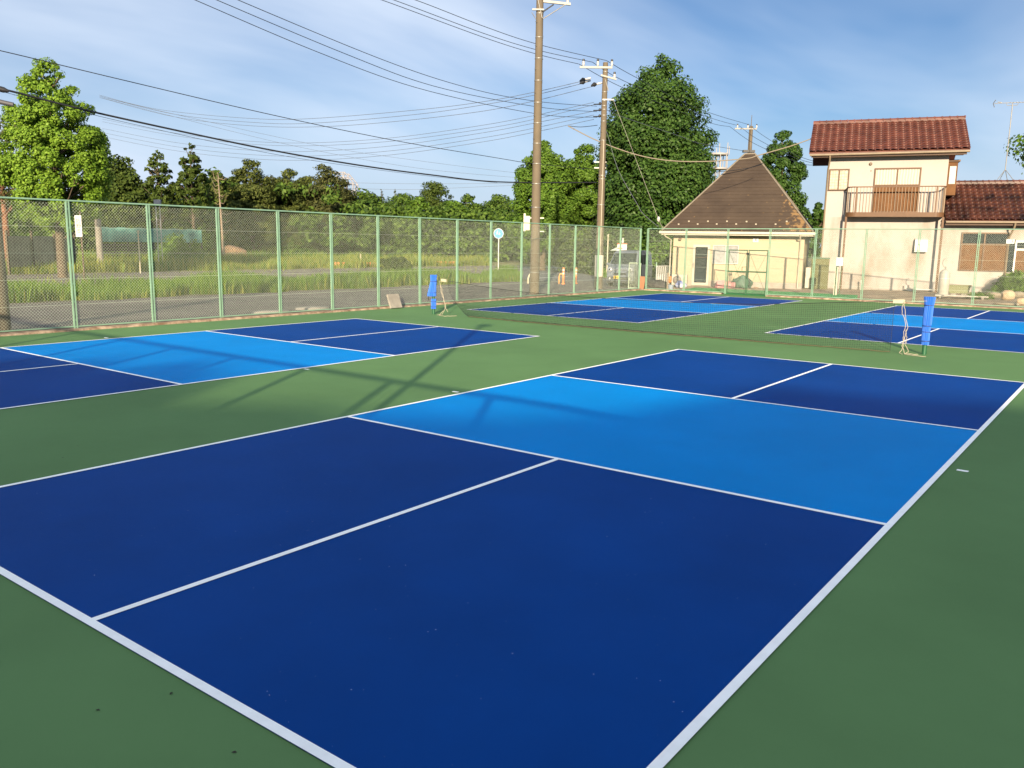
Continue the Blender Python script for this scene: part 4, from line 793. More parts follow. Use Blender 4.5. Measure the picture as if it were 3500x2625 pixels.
# ------------------------------------------------------------------ overhead lines
def wire(label, pts, d0, d1, r, m=BLACK, name='overhead_cable', cat='cable', grp='overhead cables'):
    pts = [Vector(p) for p in pts]; s = [0.0]
    for a, b in zip(pts[:-1], pts[1:]): s.append(s[-1] + (b - a).length)
    P = []
    n = len(pts)
    for i in range(n - 1):
        a = pts[max(i - 1, 0)]; b = pts[i]; c = pts[i + 1]; e = pts[min(i + 2, n - 1)]
        for k in range(8):
            f = k / 8; q = .5 * ((2 * b) + (c - a) * f + (2 * a - 5 * b + 4 * c - e) * f * f + (3 * b - a - 3 * c + e) * f ** 3); P.append((q, s[i] + (s[i + 1] - s[i]) * f))
    P.append((pts[-1], s[-1])); out3 = []
    for q, u in P:
        f = u / s[-1]; dep = 1 / ((1 - f) / d0 + f / d1); out3.append(D(q.x, q.y, dep))
    o = out3[0]; b = MB(); b.tube([x - o for x in out3], r, 5); return tag(b.build(name, m, None, o), label, cat, grp)
THINW = mat('weathered_cable', (.09, .10, .12), .6); BEIGEW = mat('beige_cable', (.21, .175, .125), .7)
wire('black line reaching the rightmost insulator atop the slimmer pole', [(1240, -55), (1420, 0), (1650, 88.6), (1833, 150), (2073, 207)], 30, 39.7, .013)
wire('black line reaching the middle insulator atop the slimmer pole', [(1160, -60), (1346, 0), (1650, 113), (1833, 170), (2025, 212.5)], 30, 39.7, .013)
wire('black line reaching the leftmost insulator atop the slimmer pole', [(1120, -60), (1305, 0), (1650, 126.6), (1831, 184), (1979, 219)], 30, 39.7, .013)
wire('upper line dropping from the slimmer pole past the big tree to the distant pole', [(2073, 207), (2167, 261), (2376, 367), (2562, 427)], 39.6, 65.6, .014)
wire('middle line dropping from the slimmer pole past the big tree to the distant pole', [(2025, 212.5), (2127, 274), (2393, 390), (2528, 431)], 39.6, 65.6, .014)
wire('lower line dropping from the slimmer pole past the big tree to the distant pole', [(1979, 219), (2123, 297), (2401, 411), (2495, 433)], 39.6, 65.6, .014)
wire('uppermost of the three lines from the distant pole to the red-roofed house', [(2562, 427), (2608, 463), (2712, 526), (2798, 556)], 65.6, 46, .014)
wire('middle of the three lines from the distant pole to the red-roofed house', [(2528, 431), (2591, 476.6), (2715, 538), (2798, 562)], 65.6, 46, .014)
wire('lowest of the three lines from the distant pole to the red-roofed house', [(2495, 433), (2577, 490), (2730, 556), (2790, 564)], 65.6, 45, .014)
wire('uppermost of three long cables sweeping from the top left to the slimmer pole', [(640, -80), (814, 0), (1305, 203), (1599, 300), (1828, 345.6), (2040, 363)], 22, 39.6, .011)
wire('middle of three long cables sweeping from the top left to the slimmer pole', [(560, -80), (741, 0), (1187.7, 187), (1481.6, 294), (1828, 364), (2040, 382)], 22, 39.6, .011)
wire('lowest of three long cables sweeping from the top left to the slimmer pole', [(500, -72), (667, 0), (1070, 171.6), (1423, 299.7), (1828, 388), (2040, 401)], 22, 39.6, .011)
wire('black cable crossing the top of the bright left tree towards the slimmer pole', [(-160, 140), (0, 173), (422, 274), (900, 386), (1327, 476), (1700, 540), (1823, 559), (2040, 580)], 20, 39.6, .012)
wire('thick black bundled cable from the dark sleeve at the left edge to the slimmer pole', [(-120, 278), (34, 311), (253, 367), (485, 420), (900, 508), (1222, 564), (1475, 598), (1700, 621.5), (2038, 624)], 19, 39.6, .026)
wire('thin lashing wire hanging just under the thick black bundled cable', [(-120, 284), (34, 320), (253, 376), (485, 431), (900, 520), (1222, 571), (1475, 603), (1700, 625)], 19, 36, .006)
b = MB(); a_, c_ = D(-60, 288, 18.9), D(30, 312, 19.1); b.tube([Vector((0, 0, 0)), (c_ - a_) * .8, (c_ - a_)], [.06, .065, .03], 8); tag(b.build('cable_sleeve', BLACK, None, a_), 'dark cable sleeve at the left edge on the thick bundled cable', 'sleeve', 'cable sleeves at the left edge')
b = MB(); a_, c_ = D(-60, 335, 18.9), D(46, 358, 19.1); b.tube([Vector((0, 0, 0)), (c_ - a_)], [.06, .05], 8); tag(b.build('cable_sleeve', mat('grey_sleeve', (.06, .06, .07), .6), None, a_), 'dark grey cable sleeve at the left edge below the other sleeve', 'sleeve', 'cable sleeves at the left edge')
for nm, pts in (('uppermost', [(340, 325), (548, 375), (860, 405), (1070, 405), (1423, 376), (1650, 348), (1831, 314), (1996, 276)]), ('middle', [(340, 329), (600, 391), (860, 418), (1070, 421), (1423, 391), (1650, 358.6), (1831, 324), (1996, 284)]), ('lowest', [(340, 333), (600, 400), (860, 430), (1100, 433), (1364, 414), (1650, 380), (1831, 344), (2035, 293)])):
    wire(nm + ' of three thin lines curving from the bright left tree to the slimmer pole', pts, 75, 39.8, .013, THINW)
for nm, y0, ym, y1, y2 in (('first', 455, 488, 428, 350), ('second', 464, 498, 441, 358), ('third', 487, 517, 454, 380), ('fourth', 501, 533, 471, 393), ('fifth', 515, 547, 485, 408)):
    wire(nm + ' from top of five thin low lines rising to the slimmer pole', [(350, y0 - 48), (600, y0), (850, (y0 + ym) / 2 + 11), (1070, ym), (1350, (ym + y1) / 2 + 12), (1650, y1), (1830, y1 - 34), (2030, y2)], 75, 39.8, .011, THINW)
wire('upper of two thin grey lines falling from the left tree towards the pale green trees', [(345, 330), (600, 391), (1099, 499), (1481, 556), (1790, 594)], 75, 95, .013, THINW)
wire('lower of two thin grey lines falling from the left tree towards the pale green trees', [(345, 334), (600, 400), (1011, 500), (1423, 574), (1790, 609)], 75, 95, .013, THINW)
wire('upper of two far level wires above the low trees', [(1180, 624), (1400, 628), (1790, 627)], 130, 130, .02, THINW)
wire('lower of two far level wires above the low trees', [(1180, 644), (1400, 648), (1540, 643), (1790, 632)], 130, 130, .02, THINW)
wire('thick beige cable sagging across the big tree to the red-roofed house', [(1941, 430), (2042, 481), (2169, 527), (2283, 548.5), (2409, 552), (2550, 542), (2592, 531), (2702, 499.5), (2776, 473)], 39, 40.5, .026, BEIGEW)
wire('short dark lead between the slimmer pole and the start of the beige cable', [(1941, 430), (1985, 434), (2042, 428)], 39, 39.7, .014, BLACK)
wire('cable from the slimmer pole across the big tree to the distant pole', [(2059, 369), (2084, 380), (2131, 401), (2325, 466), (2393, 490), (2545, 516)], 39.8, 65.8, .016, THINW)
wire('pale guy wire slanting across the big tree to the yellow house eave', [(2097, 344), (2166, 525), (2232, 700), (2251, 749), (2268, 786)], 39, 37.5, .009, CONC)
wire('grey slack cable hanging from the slimmer pole to the yellow house eave', [(2061, 413), (2080, 472), (2114, 582), (2177, 696), (2198, 730), (2250, 775)], 39.6, 37.8, .012, THINW)
wire('dark cable lying close over the brown hipped roof', [(2440, 588), (2500, 583), (2560, 574), (2602, 563)], 38.2, 39.4, .014, BLACK)
b = MB(); b.lathe([(.02, -.12), (.07, -.06), (.07, .06), (.02, .12)], n=10); tag(b.build('guy_insulator', PORC, None, D(2251, 749, 37.7)), 'white guy insulator on the pale wire above the yellow house eave', 'insulator')
# ------------------------------------------------------------------ roadside things
def signpost(px, py): p = G(px, py, 0); return p
p = D(1703, 930, 50); p.z = -.02; t = thing('traffic_sign', 'round blue traffic sign with white walking figures on a thin white pole', 'traffic sign', p, R(28)); zc = ptop(p, 797, 1703)
b = MB(); b.tube([(0, 0, 0), (0, 0, zc + .25)], .035, 8); b.build('pole', WHITE, t)
def disc(m, name, par, r_, y, z, th=.02): q = MB(); q.lathe([(r_, 0), (r_, th)], n=32); o = q.build(name, m, par, (0, y, z)); o.rotation_euler = (R(90), 0, 0); return o
disc(WHITE, 'rim', t, .30, -.04, zc); dd = disc(mat('sign_blue', (.01, .22, .80), .4), 'disc', t, .275, -.061, zc, .004)
b = MB()
def figure(cx, cz, s): b.lathe([(.001, -.001), (.028 * s, 0), (.001, .001)], c=(0, 0, 0), n=3); b.bb(cx - .03 * s, cx + .03 * s, -.004, 0, cz + .1 * s, cz + .16 * s); b.prism([(cx - .05 * s, cz - .05 * s), (cx + .05 * s, cz - .05 * s), (cx + .045 * s, cz + .09 * s), (cx - .045 * s, cz + .09 * s)], 'y', -.004, 0); b.prism([(cx - .05 * s, cz - .05 * s), (cx - .09 * s, cz - .2 * s), (cx - .05 * s, cz - .2 * s), (cx, cz - .05 * s)], 'y', -.004, 0); b.prism([(cx, cz - .05 * s), (cx + .06 * s, cz - .2 * s), (cx + .1 * s, cz - .2 * s), (cx + .05 * s, cz - .05 * s)], 'y', -.004, 0)
figure(-.07, .07, .62); figure(.07, -.0, .4); b.build('walking_figures', WHITE, t, (0, -.067, zc))
disc(mat('sign_back', (.62, .55, .45), .5), 'second_sign_back', t, .29, .05, zc)
def flexpost(label, px, py0, py1, r_=.055):
    p = G(px, py0, 0); z = ptop(p, py1, px); t = thing('marker_post', label, 'post', (p.x, p.y, -.02), group='orange posts at the side road'); b = MB(); b.lathe([(.1, 0), (.09, .05), (r_, .06), (r_, z - .03), (r_ * .6, z)], n=12); b.build('tube', mat('orange_plastic', (.80, .24, .07), .5), t); b = MB()
    for f in (.6, .8): b.lathe([(r_ + .003, z * f), (r_ + .003, z * f + .08)], n=12)
    b.build('reflective_band', WHITE, t)
flexpost('taller orange marker post beside a low orange hoop', 1925, 970, 913); flexpost('orange marker post standing right of the others near the slimmer pole', 1968, 969, 914)
p = G(1917, 969, 0); t = thing('hoop_barrier', 'low orange hoop barrier just left of the orange marker post', 'barrier', (p.x, p.y, -.02), R(37)); b = MB(); b.tube([(-.1, 0, 0), (-.1, 0, .4), (-.06, 0, .52), (0, 0, .55), (.06, 0, .52), (.1, 0, .4), (.1, 0, 0)], .03, 8); b.build('hoop', mat('orange_yellow_paint', (.75, .36, .08), .5), t)
p = G(1805, 968, 0); zc = ptop(p, 932, 1810); b = MB(); b.tube([(0, 0, 0), (0, 0, zc * .5), (.06, .04, zc * .85), (.13, .1, zc)], .045, 8); tag(b.build('curved_guard_pipe', CREAM, None, (p.x, p.y, -.02)), 'short curved cream guard pipe just left of the thick pole', 'pipe')
p = G(2074, 944, 0); zc = ptop(p, 802, 2085); b = MB(); b.tube([(0, 0, 0), (0, 0, zc)], .045, 8); b.tube([(-.06, 0, zc - .04), (.08, 0, zc + .05)], .03, 6); tag(b.build('slim_pole', CREAM, None, (p.x, p.y, -.02)), 'slim cream pole behind the grey van', 'pole')
p = D(2118, 935, 49); p.z = 0; t = thing('direction_sign', 'white sign with a red arrow topped by a small white bird figure, above the van', 'sign', p, R(37)); zc0, zc1 = ptop(p, 858, 2120), ptop(p, 835, 2120)
b = MB(); b.bb(-.06, .06, .01, .06, 0, zc0); b.build('post', BROWN, t); b = MB(); b.bb(-.2, .36, -.02, .02, zc0, zc1); b.build('board', WHITE, t); b = MB(); b.bb(-.22, .38, -.04, .04, zc1, zc1 + .06); b.build('board_roof', mat('rust_red', (.35, .10, .05), .7), t)
zm = (zc0 + zc1) / 2 - .04; b = MB(); b.prism([(-.2, zm - .03), (-.02, zm - .03), (-.02, zm - .1), (.14, zm), (-.02, zm + .1), (-.02, zm + .03), (-.2, zm + .03)], 'y', -.028, -.02); b.build('arrow', mat('arrow_red', (.75, .12, .05), .6), t)
b = MB(); b.lathe([(.03, 0), (.06, .08), (.06, .16), (.035, .2), (.05, .25), (.03, .31)], c=(.12, 0, zc1 + .06), n=10); b.tube([(.12, 0, zc1 + .2), (.0, 0, zc1 + .1)], [.03, .02], 6); b.build('bird_figure', WHITE, t)
b = MB(); b.prism([(-.62, zc0 + .02), (-.2, zc0 + .02), (-.2, zc0 + .22)], 'y', -.01, .01); b.build('side_plate', mat('grey_green_plate', (.3, .36, .33), .6), t)
# left background furniture (deep behind the grass)
def base_at(px, dep): p = D(px, horizon(px), dep); return Vector((p.x, p.y, field_z(p.x, p.y)))
KB = R(37)
p = base_at(272, 37); t = thing('name_board', 'tall white signboard with three black brush characters among dark trunks', 'sign', p, KB + R(10)); z0, z1 = ptop(p, 807, 272), ptop(p, 734, 268)
b = MB(); b.bb(-.14, .13, -.04, .0, z0, z1); b.build('board', WHITE, t); b = MB(); b.bb(.04, .1, 0, .06, 0, z1 + .2); b.build('post', BARK, t)
text_part('佐\n野\n支', (z1 - z0) / 4.1, BLACK, t, (0, -.045, (z0 + z1) / 2), (R(90), 0, 0))
p = base_at(338, 50); r_ = .2; b = MB(); b.lathe([(r_, 0), (r_ * .9, ptop(p, 735, 330) - p.z)], n=14); tag(b.build('concrete_pillar', CONC_D, None, p), 'pale grey pillar at the left end of the teal sheet fence', 'pillar')
pa, pb = base_at(345, 60), base_at(690, 66); d = pb - pa; t = thing('sheet_fence', 'teal sheet fence over dark louvred panels beyond the tall grass', 'fence', (pa.x, pa.y, 0), math.atan2(d.y, d.x)); L_ = d.length; z0, z1 = ptop(pa, 826, 345), ptop(pa, 775, 345)
b = MB(); n = 26
for k in range(n): b.bb(L_ * k / n, L_ * (k + .96) / n, -.03 + .015 * (k % 2), .03, z0, z1 - .06 * math.sin(k * .7) ** 2); 
b.build('teal_sheets', mat('teal_sheet', (.06, .20, .20), .5, .35, .9, col2=(.16, .40, .33)), t); b = MB()
for k in range(8): b.bb(0, L_ * .8, -.02, .02, .1 + (z0 - .2) * k / 8, .1 + (z0 - .2) * (k + .7) / 8)
b.build('louvres', mat('dark_louvre', (.05, .045, .042), .7), t)
for k in range(9): x = L_ * k / 8; b = MB(); b.bb(x - .05, x + .05, .03, .12, 0, z1); b.build('post', mat('dark_louvre', (.05, .045, .042), .7), t)
p = base_at(545, 55); t = thing('monitoring_mast', 'grey steel mast with a box at its top in front of the teal fence', 'mast', p, KB); zc = ptop(p, 702, 545); b = MB()
for s in (-.13, .13): b.tube([(s, 0, 0), (s, 0, zc)], .03, 6)
for k in range(9): b.tube([(-.13, 0, zc * (.2 + k * .08)), (.13, 0, zc * (.2 + k * .08))], .012, 4)
b.build('frame', mat('grey_paint', (.34, .35, .37), .5), t); b = MB(); b.bb(-.2, .2, -.12, .12, zc - .02, zc + .28); b.build('head_box', mat('grey_paint', (.34, .35, .37), .5), t)
p = base_at(516, 75); b = MB(); b.tube([(0, 0, 0), (0, 0, ptop(p, 683, 516))], .16, 8); tag(b.build('timber_pole', CREAM, None, p), 'plain pale timber pole rising behind the teal fence', 'pole')
p = base_at(473, 48); b = MB(); b.tube([(0, 0, 0), (0, 0, ptop(p, 790, 473))], .04, 6); b.box((0, 0, ptop(p, 790, 473)), (.16, .06, .1)); tag(b.build('marker_stake', CREAM, None, p), 'slim cream stake standing in front of the dark louvres', 'stake')
pa, pb = base_at(18, 44), base_at(250, 52); d = pb - pa; t = thing('board_fence', 'weathered board fence under the bright left tree', 'fence', (pa.x, pa.y, 0), math.atan2(d.y, d.x)); L_ = d.length; b = MB(); z1 = ptop(pa, 806, 30)
for k in range(24): b.bb(L_ * k / 24 + .01, L_ * (k + 1) / 24, 0, .03, .4, z1)
b.build('boards', mat('weathered_board', (.30, .27, .20), .9, .2, 2), t); b = MB()
for k in range(4): b = MB(); b.bb(L_ * k / 3 - .06, L_ * k / 3 + .06, -.1, .0, 0, z1 + .3); b.build('post', BARK, t)
p = base_at(795, 75); t = thing('brushwood_heap', 'brown heap of cut brushwood at the foot of the dead tree', 'heap', p, .3); lumpy('branches', mat('dry_brush', (.19, .12, .07), .95, .4, 5, .9, 12), t, 2.8, 1.6, 1.3, 21, k=.1)
p = G(1233, 907, 0); zc = ptop(p, 872, 1232); b = MB(); b.tube([(0, 0, -.05), (0, 0, zc + .1)], .05, 6); tag(b.build('white_stake', CREAM, None, (p.x, p.y, 0)), 'lone white stake in the meadow behind the fence', 'stake')
for px, py, w_, lab in ((1163, 915, .9, 'short orange block lying in the grass, left of the white stake'), (1273, 914, 1.9, 'long orange block lying in the grass, just right of the white stake'), (1523, 910, 1.7, 'orange block lying in the grass behind the blue left net post')):
    p = G(px, py, .0); b = MB(); b.prism([(-.14, 0), (.14, 0), (.1, .42), (-.1, .42)], 'x', -w_ / 2, w_ / 2); tag(b.build('wheel_stop', mat('orange_block', (.62, .20, .06), .8, .15, 4), None, (p.x, p.y, -.0)), lab, 'kerb block', 'orange blocks in the meadow').rotation_euler = (0, 0, R(45))
# distant lattice mast and netting frame
p = D(2437, 870, 120); p.z = 0; t = thing('antenna_tower', 'distant white lattice antenna tower between the big tree and the brown roof', 'tower', p, KB); LS = mat('pale_steel', (.32, .30, .29), .6)
zt3, zl0, zl1 = ptop(p, 487, 2430), ptop(p, 577, 2430), ptop(p, 528, 2430)
b = MB()
for sx in (-.3, .3):
    for sy in (-.3, .3): b.tube([(sx, sy, 0), (sx, sy, zl1)], .06, 6)
for k in range(20): z = zl1 * k / 20; b.tube([(-.3, -.3, z), (.3, -.3, z + zl1 / 20)], .04, 4)
b.build('mast', LS, t)
for z, r_ in ((zl0, 1.35), (zl1, 1.35)):
    b = MB(); b.lathe([(r_, z - .12), (r_ + .05, z), (r_, z + .12)], n=14); b.build('platform', LS, t)
b = MB()
for k in range(8): a_ = k * math.pi / 4; b.tube([(1.3 * math.cos(a_), 1.3 * math.sin(a_), zl0), (1.3 * math.cos(a_), 1.3 * math.sin(a_), zl1 + .2)], .07, 5)
b.build('platform_rails', LS, t)
for x, zz_ in ((-.3, 506), (.1, 490), (1.25, 487), (1.5, 500)): b = MB(); b.tube([(x, 0, zl1), (x, 0, ptop(p, zz_, 2430))], .06, 6); b.build('antenna', LS, t)
p = D(1180, 820, 190); p.z = field_z(p.x, p.y); t = thing('netting_frame', 'pale steel gable frame showing behind the pointed conifer', 'frame', p, KB); zz = lambda py: ptop(p, py, 1180)
sc_ = 190 / FPX; b = MB(); X = lambda px: (px - 1180) * sc_
for a_, c_ in (((1140, 605), (1182, 603)), ((1182, 603), (1212, 640)), ((1212, 640), (1222, 700)), ((1176, 604), (1176, 700)), ((1208, 638), (1208, 700)), ((1140, 605), (1130, 700)), ((1182, 603), (1160, 700)), ((1150, 640), (1212, 640)), ((1145, 620), (1194, 620)), ((1140, 665), (1216, 665))):
    for y_ in (0, 5): b.tube([(X(a_[0]), y_, zz(a_[1])), (X(c_[0]), y_, zz(c_[1]))], .13, 4)
b.build('truss', mat('lilac_grey_steel', (.30, .30, .34), .7), t)
# ------------------------------------------------------------------ vegetation
rng = np.random.default_rng(7)
def leaf_quads(pos, nrm, size, aspect, rng_):
    n = len(pos); nrm = nrm / (np.linalg.norm(nrm, axis=1, keepdims=True) + 1e-9)
    a = rng_.normal(size=(n, 3)); a -= nrm * (a * nrm).sum(1, keepdims=True); a /= np.linalg.norm(a, axis=1, keepdims=True) + 1e-9; b = np.cross(nrm, a)
    s = (size * rng_.uniform(.6, 1.25, n))[:, None]
    v = np.stack([pos - a * s * .5, pos + b * s * .5 * aspect + nrm * s * .12, pos + a * s * .5, pos - b * s * .5 * aspect + nrm * s * .12], 1).reshape(-1, 3)
    return v, np.arange(4 * n, dtype=np.int32).reshape(-1, 4)
def tree(name, label, cat, base, h, profile, zlo, n, lsize, lm, bark=BARK, clumps=140, aspect=.7, flat=.8, cr=.16, seed=1, group=None, trunk_r=.2, fill=.45, lean=0, inner=.0, limbs=26, squash=1.0, dense=True):
    """profile: list of (t, radius) over the crown from zlo to h"""
    rg = np.random.default_rng(seed); t = thing(name, label, cat, base, rg.uniform(0, 6.28) if squash == 1 else 0, group)
    ts, rs = zip(*profile); rmax = max(rs)
    tt_ = rg.uniform(0, 1, clumps * 4); acc = np.interp(tt_, ts, rs) / rmax; tt_ = tt_[rg.uniform(0, 1, len(tt_)) < acc ** 1.3 + .04][:clumps]
    k = len(tt_); ang = rg.uniform(0, 6.283, k); rad = np.interp(tt_, ts, rs) * (fill + (1 - fill) * rg.uniform(0, 1, k) ** .5)
    cen = np.stack([rad * np.cos(ang), rad * np.sin(ang) * squash, zlo + (h - zlo) * tt_], 1); crad = cr * rmax * rg.uniform(.6, 1.35, k) * (.45 + .55 * np.interp(tt_, ts, rs) / rmax)
    kx = 9; tx = np.linspace(.12, .97, kx); cen = np.concatenate([cen, np.stack([0 * tx, 0 * tx, zlo + (h - zlo) * tx - cr * rmax * .2], 1)]); crad = np.concatenate([crad, np.minimum(cr * rmax * 1.2, np.interp(tx, ts, rs) * .9 + .12)]) if dense else np.concatenate([crad, np.full(kx, .1)]); k += kx
    idx = rg.choice(k, n, p=crad ** 2 / (crad ** 2).sum()); dirs = rg.normal(size=(n, 3)); dirs /= np.linalg.norm(dirs, axis=1, keepdims=True)
    off = dirs * (rg.uniform(0, 1, n) ** .33)[:, None] * crad[idx][:, None]; off[:, 2] *= flat; pos = cen[idx] + off
    out_ = cen[idx] * np.array([1, 1, 0]); out_ /= np.linalg.norm(out_, axis=1, keepdims=True) + .3
    nrm = dirs * .7 + out_ * .5 + np.array([0, 0, .5]) + rg.normal(size=(n, 3)) * .45
    v, f = leaf_quads(pos, nrm, lsize, aspect, rg); raw_mesh('crown', v, f, lm, t)
    b = MB(); zt = zlo + (h - zlo) * .86
    b.tube([(0, 0, -.2), (lean * .3, 0, zt * .35), (lean * .7, 0, zt * .7), (lean, 0, zt)], [trunk_r * 1.15, trunk_r * .9, trunk_r * .55, .03], 8)
    for i in rg.choice(k, min(limbs, k), replace=False):
        c = Vector(cen[i]); zb_ = max(zlo * .8, c.z - Vector((c.x, c.y)).length * .75 - .2); st = Vector((lean * zb_ / zt, 0, zb_)); mid = st.lerp(c, .55) + Vector((0, 0, -.1)); b.tube([st, mid, c], [trunk_r * .3, trunk_r * .18, .015], 5)
    b.build('trunk', bark, t); return t
LFY = leafmat('yellow_green_leaves', (.095, .19, .016), (.26, .41, .05), .35, .5)
LFM = leafmat('mid_green_leaves', (.055, .12, .014), (.14, .24, .032), .3, .5)
LFD = leafmat('deep_green_leaves', (.022, .058, .011), (.075, .142, .027), .25, .45)
LFP = leafmat('pine_needles', (.030, .042, .012), (.10, .105, .032), .15, .6)
LFP2 = leafmat('olive_needles', (.036, .056, .011), (.118, .138, .034), .15, .6)
LFU = leafmat('undergrowth_leaves', (.022, .055, .008), (.11, .18, .028), .25, .55)
LFB = leafmat('broadleaf_dark', (.03, .055, .010), (.085, .12, .022), .2, .55)
def ZT(p, py, px): return ptop(p, py, px) - p.z
# bright left tree
p = base_at(205, 42); hh = ZT(p, 205, 215); s = 42 / FPX
tree('broadleaf_tree', 'tall bright yellow-green tree at the left behind the fence', 'tree', p, hh, [(0, .6), (.1, 150 * s * .85), (.3, 165 * s), (.5, 160 * s), (.62, 146 * s), (.75, 112 * s), (.88, 72 * s), (1, 22 * s)], ZT(p, 790, 200), 62000, .145, LFY, clumps=330, cr=.165, seed=3, trunk_r=.22, fill=.35)
# pine with red trunk at the left edge
p = base_at(22, 47); hh = ZT(p, 400, 20); s = 47 / FPX
tree('pine_tree', 'red-trunked pine at the left edge behind the bright tree', 'tree', p, hh, [(0, 1.2), (.3, 3.0), (.6, 2.6), (1, .6)], ZT(p, 700, 20), 5000, .32, LFP, BARKR, clumps=34, aspect=.22, flat=.35, cr=.34, seed=5, trunk_r=.18, limbs=18)
def conifer(label, px, top, width, dep, n, kind='dense', seed=1, lm=LFP, zl=.5, name='conifer', ls=.42, base_px=None, bark=BARK):
    n = int(n * (2.8 if kind != 'sparse' else 2.0)); ls *= .78
    p = base_at(px, dep); hh = ZT(p, top, px); r_ = width / 2 * dep / FPX * (1.0 if kind == 'sparse' else 1.18)
    if kind == 'dense': pr = [(0, r_ * .95), (.3, r_), (.6, r_ * .88), (.83, r_ * .58), (1, r_ * .16)]; return tree(name, label, 'tree', p, hh, pr, zl, n, ls, lm, bark, clumps=170, aspect=.4, flat=.5, cr=.30, seed=seed, trunk_r=.2, fill=.3)
    if kind == 'sparse': pr = [(0, r_ * .8), (.35, r_), (.7, r_ * .7), (1, .15)]; return tree(name, label, 'tree', p, hh, pr, hh * .38, n, ls, lm, bark, clumps=150, aspect=.45, flat=.6, cr=.19, seed=seed, trunk_r=.13, fill=.12, limbs=60, dense=False)
    pr = [(0, r_ * .75), (.3, r_), (.6, r_ * .92), (.85, r_ * .6), (1, r_ * .15)]; return tree(name, label, 'tree', p, hh, pr, zl, n, ls, lm, bark, clumps=170, aspect=.6, flat=.65, cr=.30, seed=seed, trunk_r=.22, fill=.3)
conifer('rounded dark green tree just right of the bright left tree', 415, 532, 175, 72, 9000, 'round', 11, LFB, name='broadleaf_tree')
conifer('sparse flat-topped pine with sky showing through, left of the pointed sparse pine', 552, 508, 118, 70, 2300, 'sparse', 12, LFB, name='pine_tree')
conifer('sparse pointed pine left of the dead tree', 664, 484, 108, 70, 2800, 'sparse', 13, LFB, name='pine_tree')
conifer('bushy olive tree behind the dead tree', 745, 590, 130, 80, 7000, 'round', 14, LFP2)
conifer('broad olive conifer with a bare dead tip right of the dead tree', 865, 546, 150, 84, 9000, 'dense', 15, LFP2)
conifer('low dark conifer between two larger olive conifers', 985, 580, 140, 88, 8000, 'dense', 16, LFP2)
conifer('pointed dark pine in front of the pale gable frame', 1120, 566, 180, 90, 10000, 'dense', 17, LFP)
conifer('rounded green tree right of the pale gable frame', 1262, 664, 150, 95, 7000, 'round', 18, LFU, name='broadleaf_tree')
conifer('low olive tree below the tiny far pines', 1375, 664, 150, 98, 6500, 'round', 19, LFU, name='broadleaf_tree')
conifer('dark green pyramid-shaped conifer in the middle of the far trees', 1485, 622, 165, 96, 9500, 'dense', 20, LFB)
conifer('low rounded tree right of the pyramid-shaped conifer', 1600, 668, 120, 98, 6000, 'round', 22, LFU, name='broadleaf_tree')
conifer('round-topped tree just left of the pale green poplars', 1700, 668, 150, 100, 7000, 'round', 23, LFU, name='broadleaf_tree')
conifer('tiny far pine, left of two poking above the low trees', 1306, 645, 30, 140, 500, 'sparse', 24, LFP, name='pine_tree', ls=.4)
conifer('tiny far reddish pine, right of two poking above the low trees', 1352, 648, 30, 140, 500, 'sparse', 25, LFP2, name='pine_tree', ls=.4)
conifer('olive conifer standing between the bare-tipped conifer and the low dark conifer', 930, 596, 130, 92, 7000, 'dense', 26, LFP)
conifer('blunt olive conifer just left of the pointed dark pine', 1052, 604, 140, 94, 7500, 'round', 27, LFP2)
conifer('dark conifer between the dead tree and the bare-tipped conifer', 806, 604, 120, 92, 7000, 'round', 28, LFB)
conifer('low dark tree under the right edge of the pale gable frame', 1188, 652, 110, 93, 6000, 'round', 29, LFB, name='broadleaf_tree')
conifer('yellow-green low tree just left of the pyramid-shaped conifer', 1432, 676, 110, 90, 5500, 'round', 30, LFM, name='broadleaf_tree')
conifer('yellow-green low tree just right of the pyramid-shaped conifer', 1548, 684, 110, 90, 5500, 'round', 33, LFM, name='broadleaf_tree')
conifer('dark low tree behind the two sparse pines', 610, 628, 150, 84, 6000, 'round', 34, LFB, name='broadleaf_tree')
# dead tip and dead tree
p = base_at(762, 66); hh = ZT(p, 588, 750); t = thing('dead_tree', 'bare bleached dead tree with drooping twigs among the conifers', 'tree', p); b = MB(); b.tube([(0, 0, -.1), (-.12, 0, hh * .5), (-.3, 0, hh)], [.12, .085, .02], 7); b.build('trunk', BARKD, t); random.seed(31); b = MB()
for k in range(17):
    z = hh * (.34 + .6 * random.random()); a_ = random.uniform(0, 6.28); L_ = random.uniform(.5, 1.6); d = Vector((math.cos(a_), math.sin(a_) * .6, 0)); x0_ = -.3 * z / hh; b.tube([(x0_, 0, z), Vector((x0_, 0, z)) + d * L_ * .5 + Vector((0, 0, -.12)), Vector((x0_, 0, z)) + d * L_ + Vector((0, 0, .1 if k % 3 else .5))], [.03, .022, .008], 4)
b.tube([(-.3, 0, hh * .9), (-.8, 0, hh * .93), (-1.0, 0, hh * 1.02)], [.03, .025, .01], 4); b.build('branches', BARKD, t)
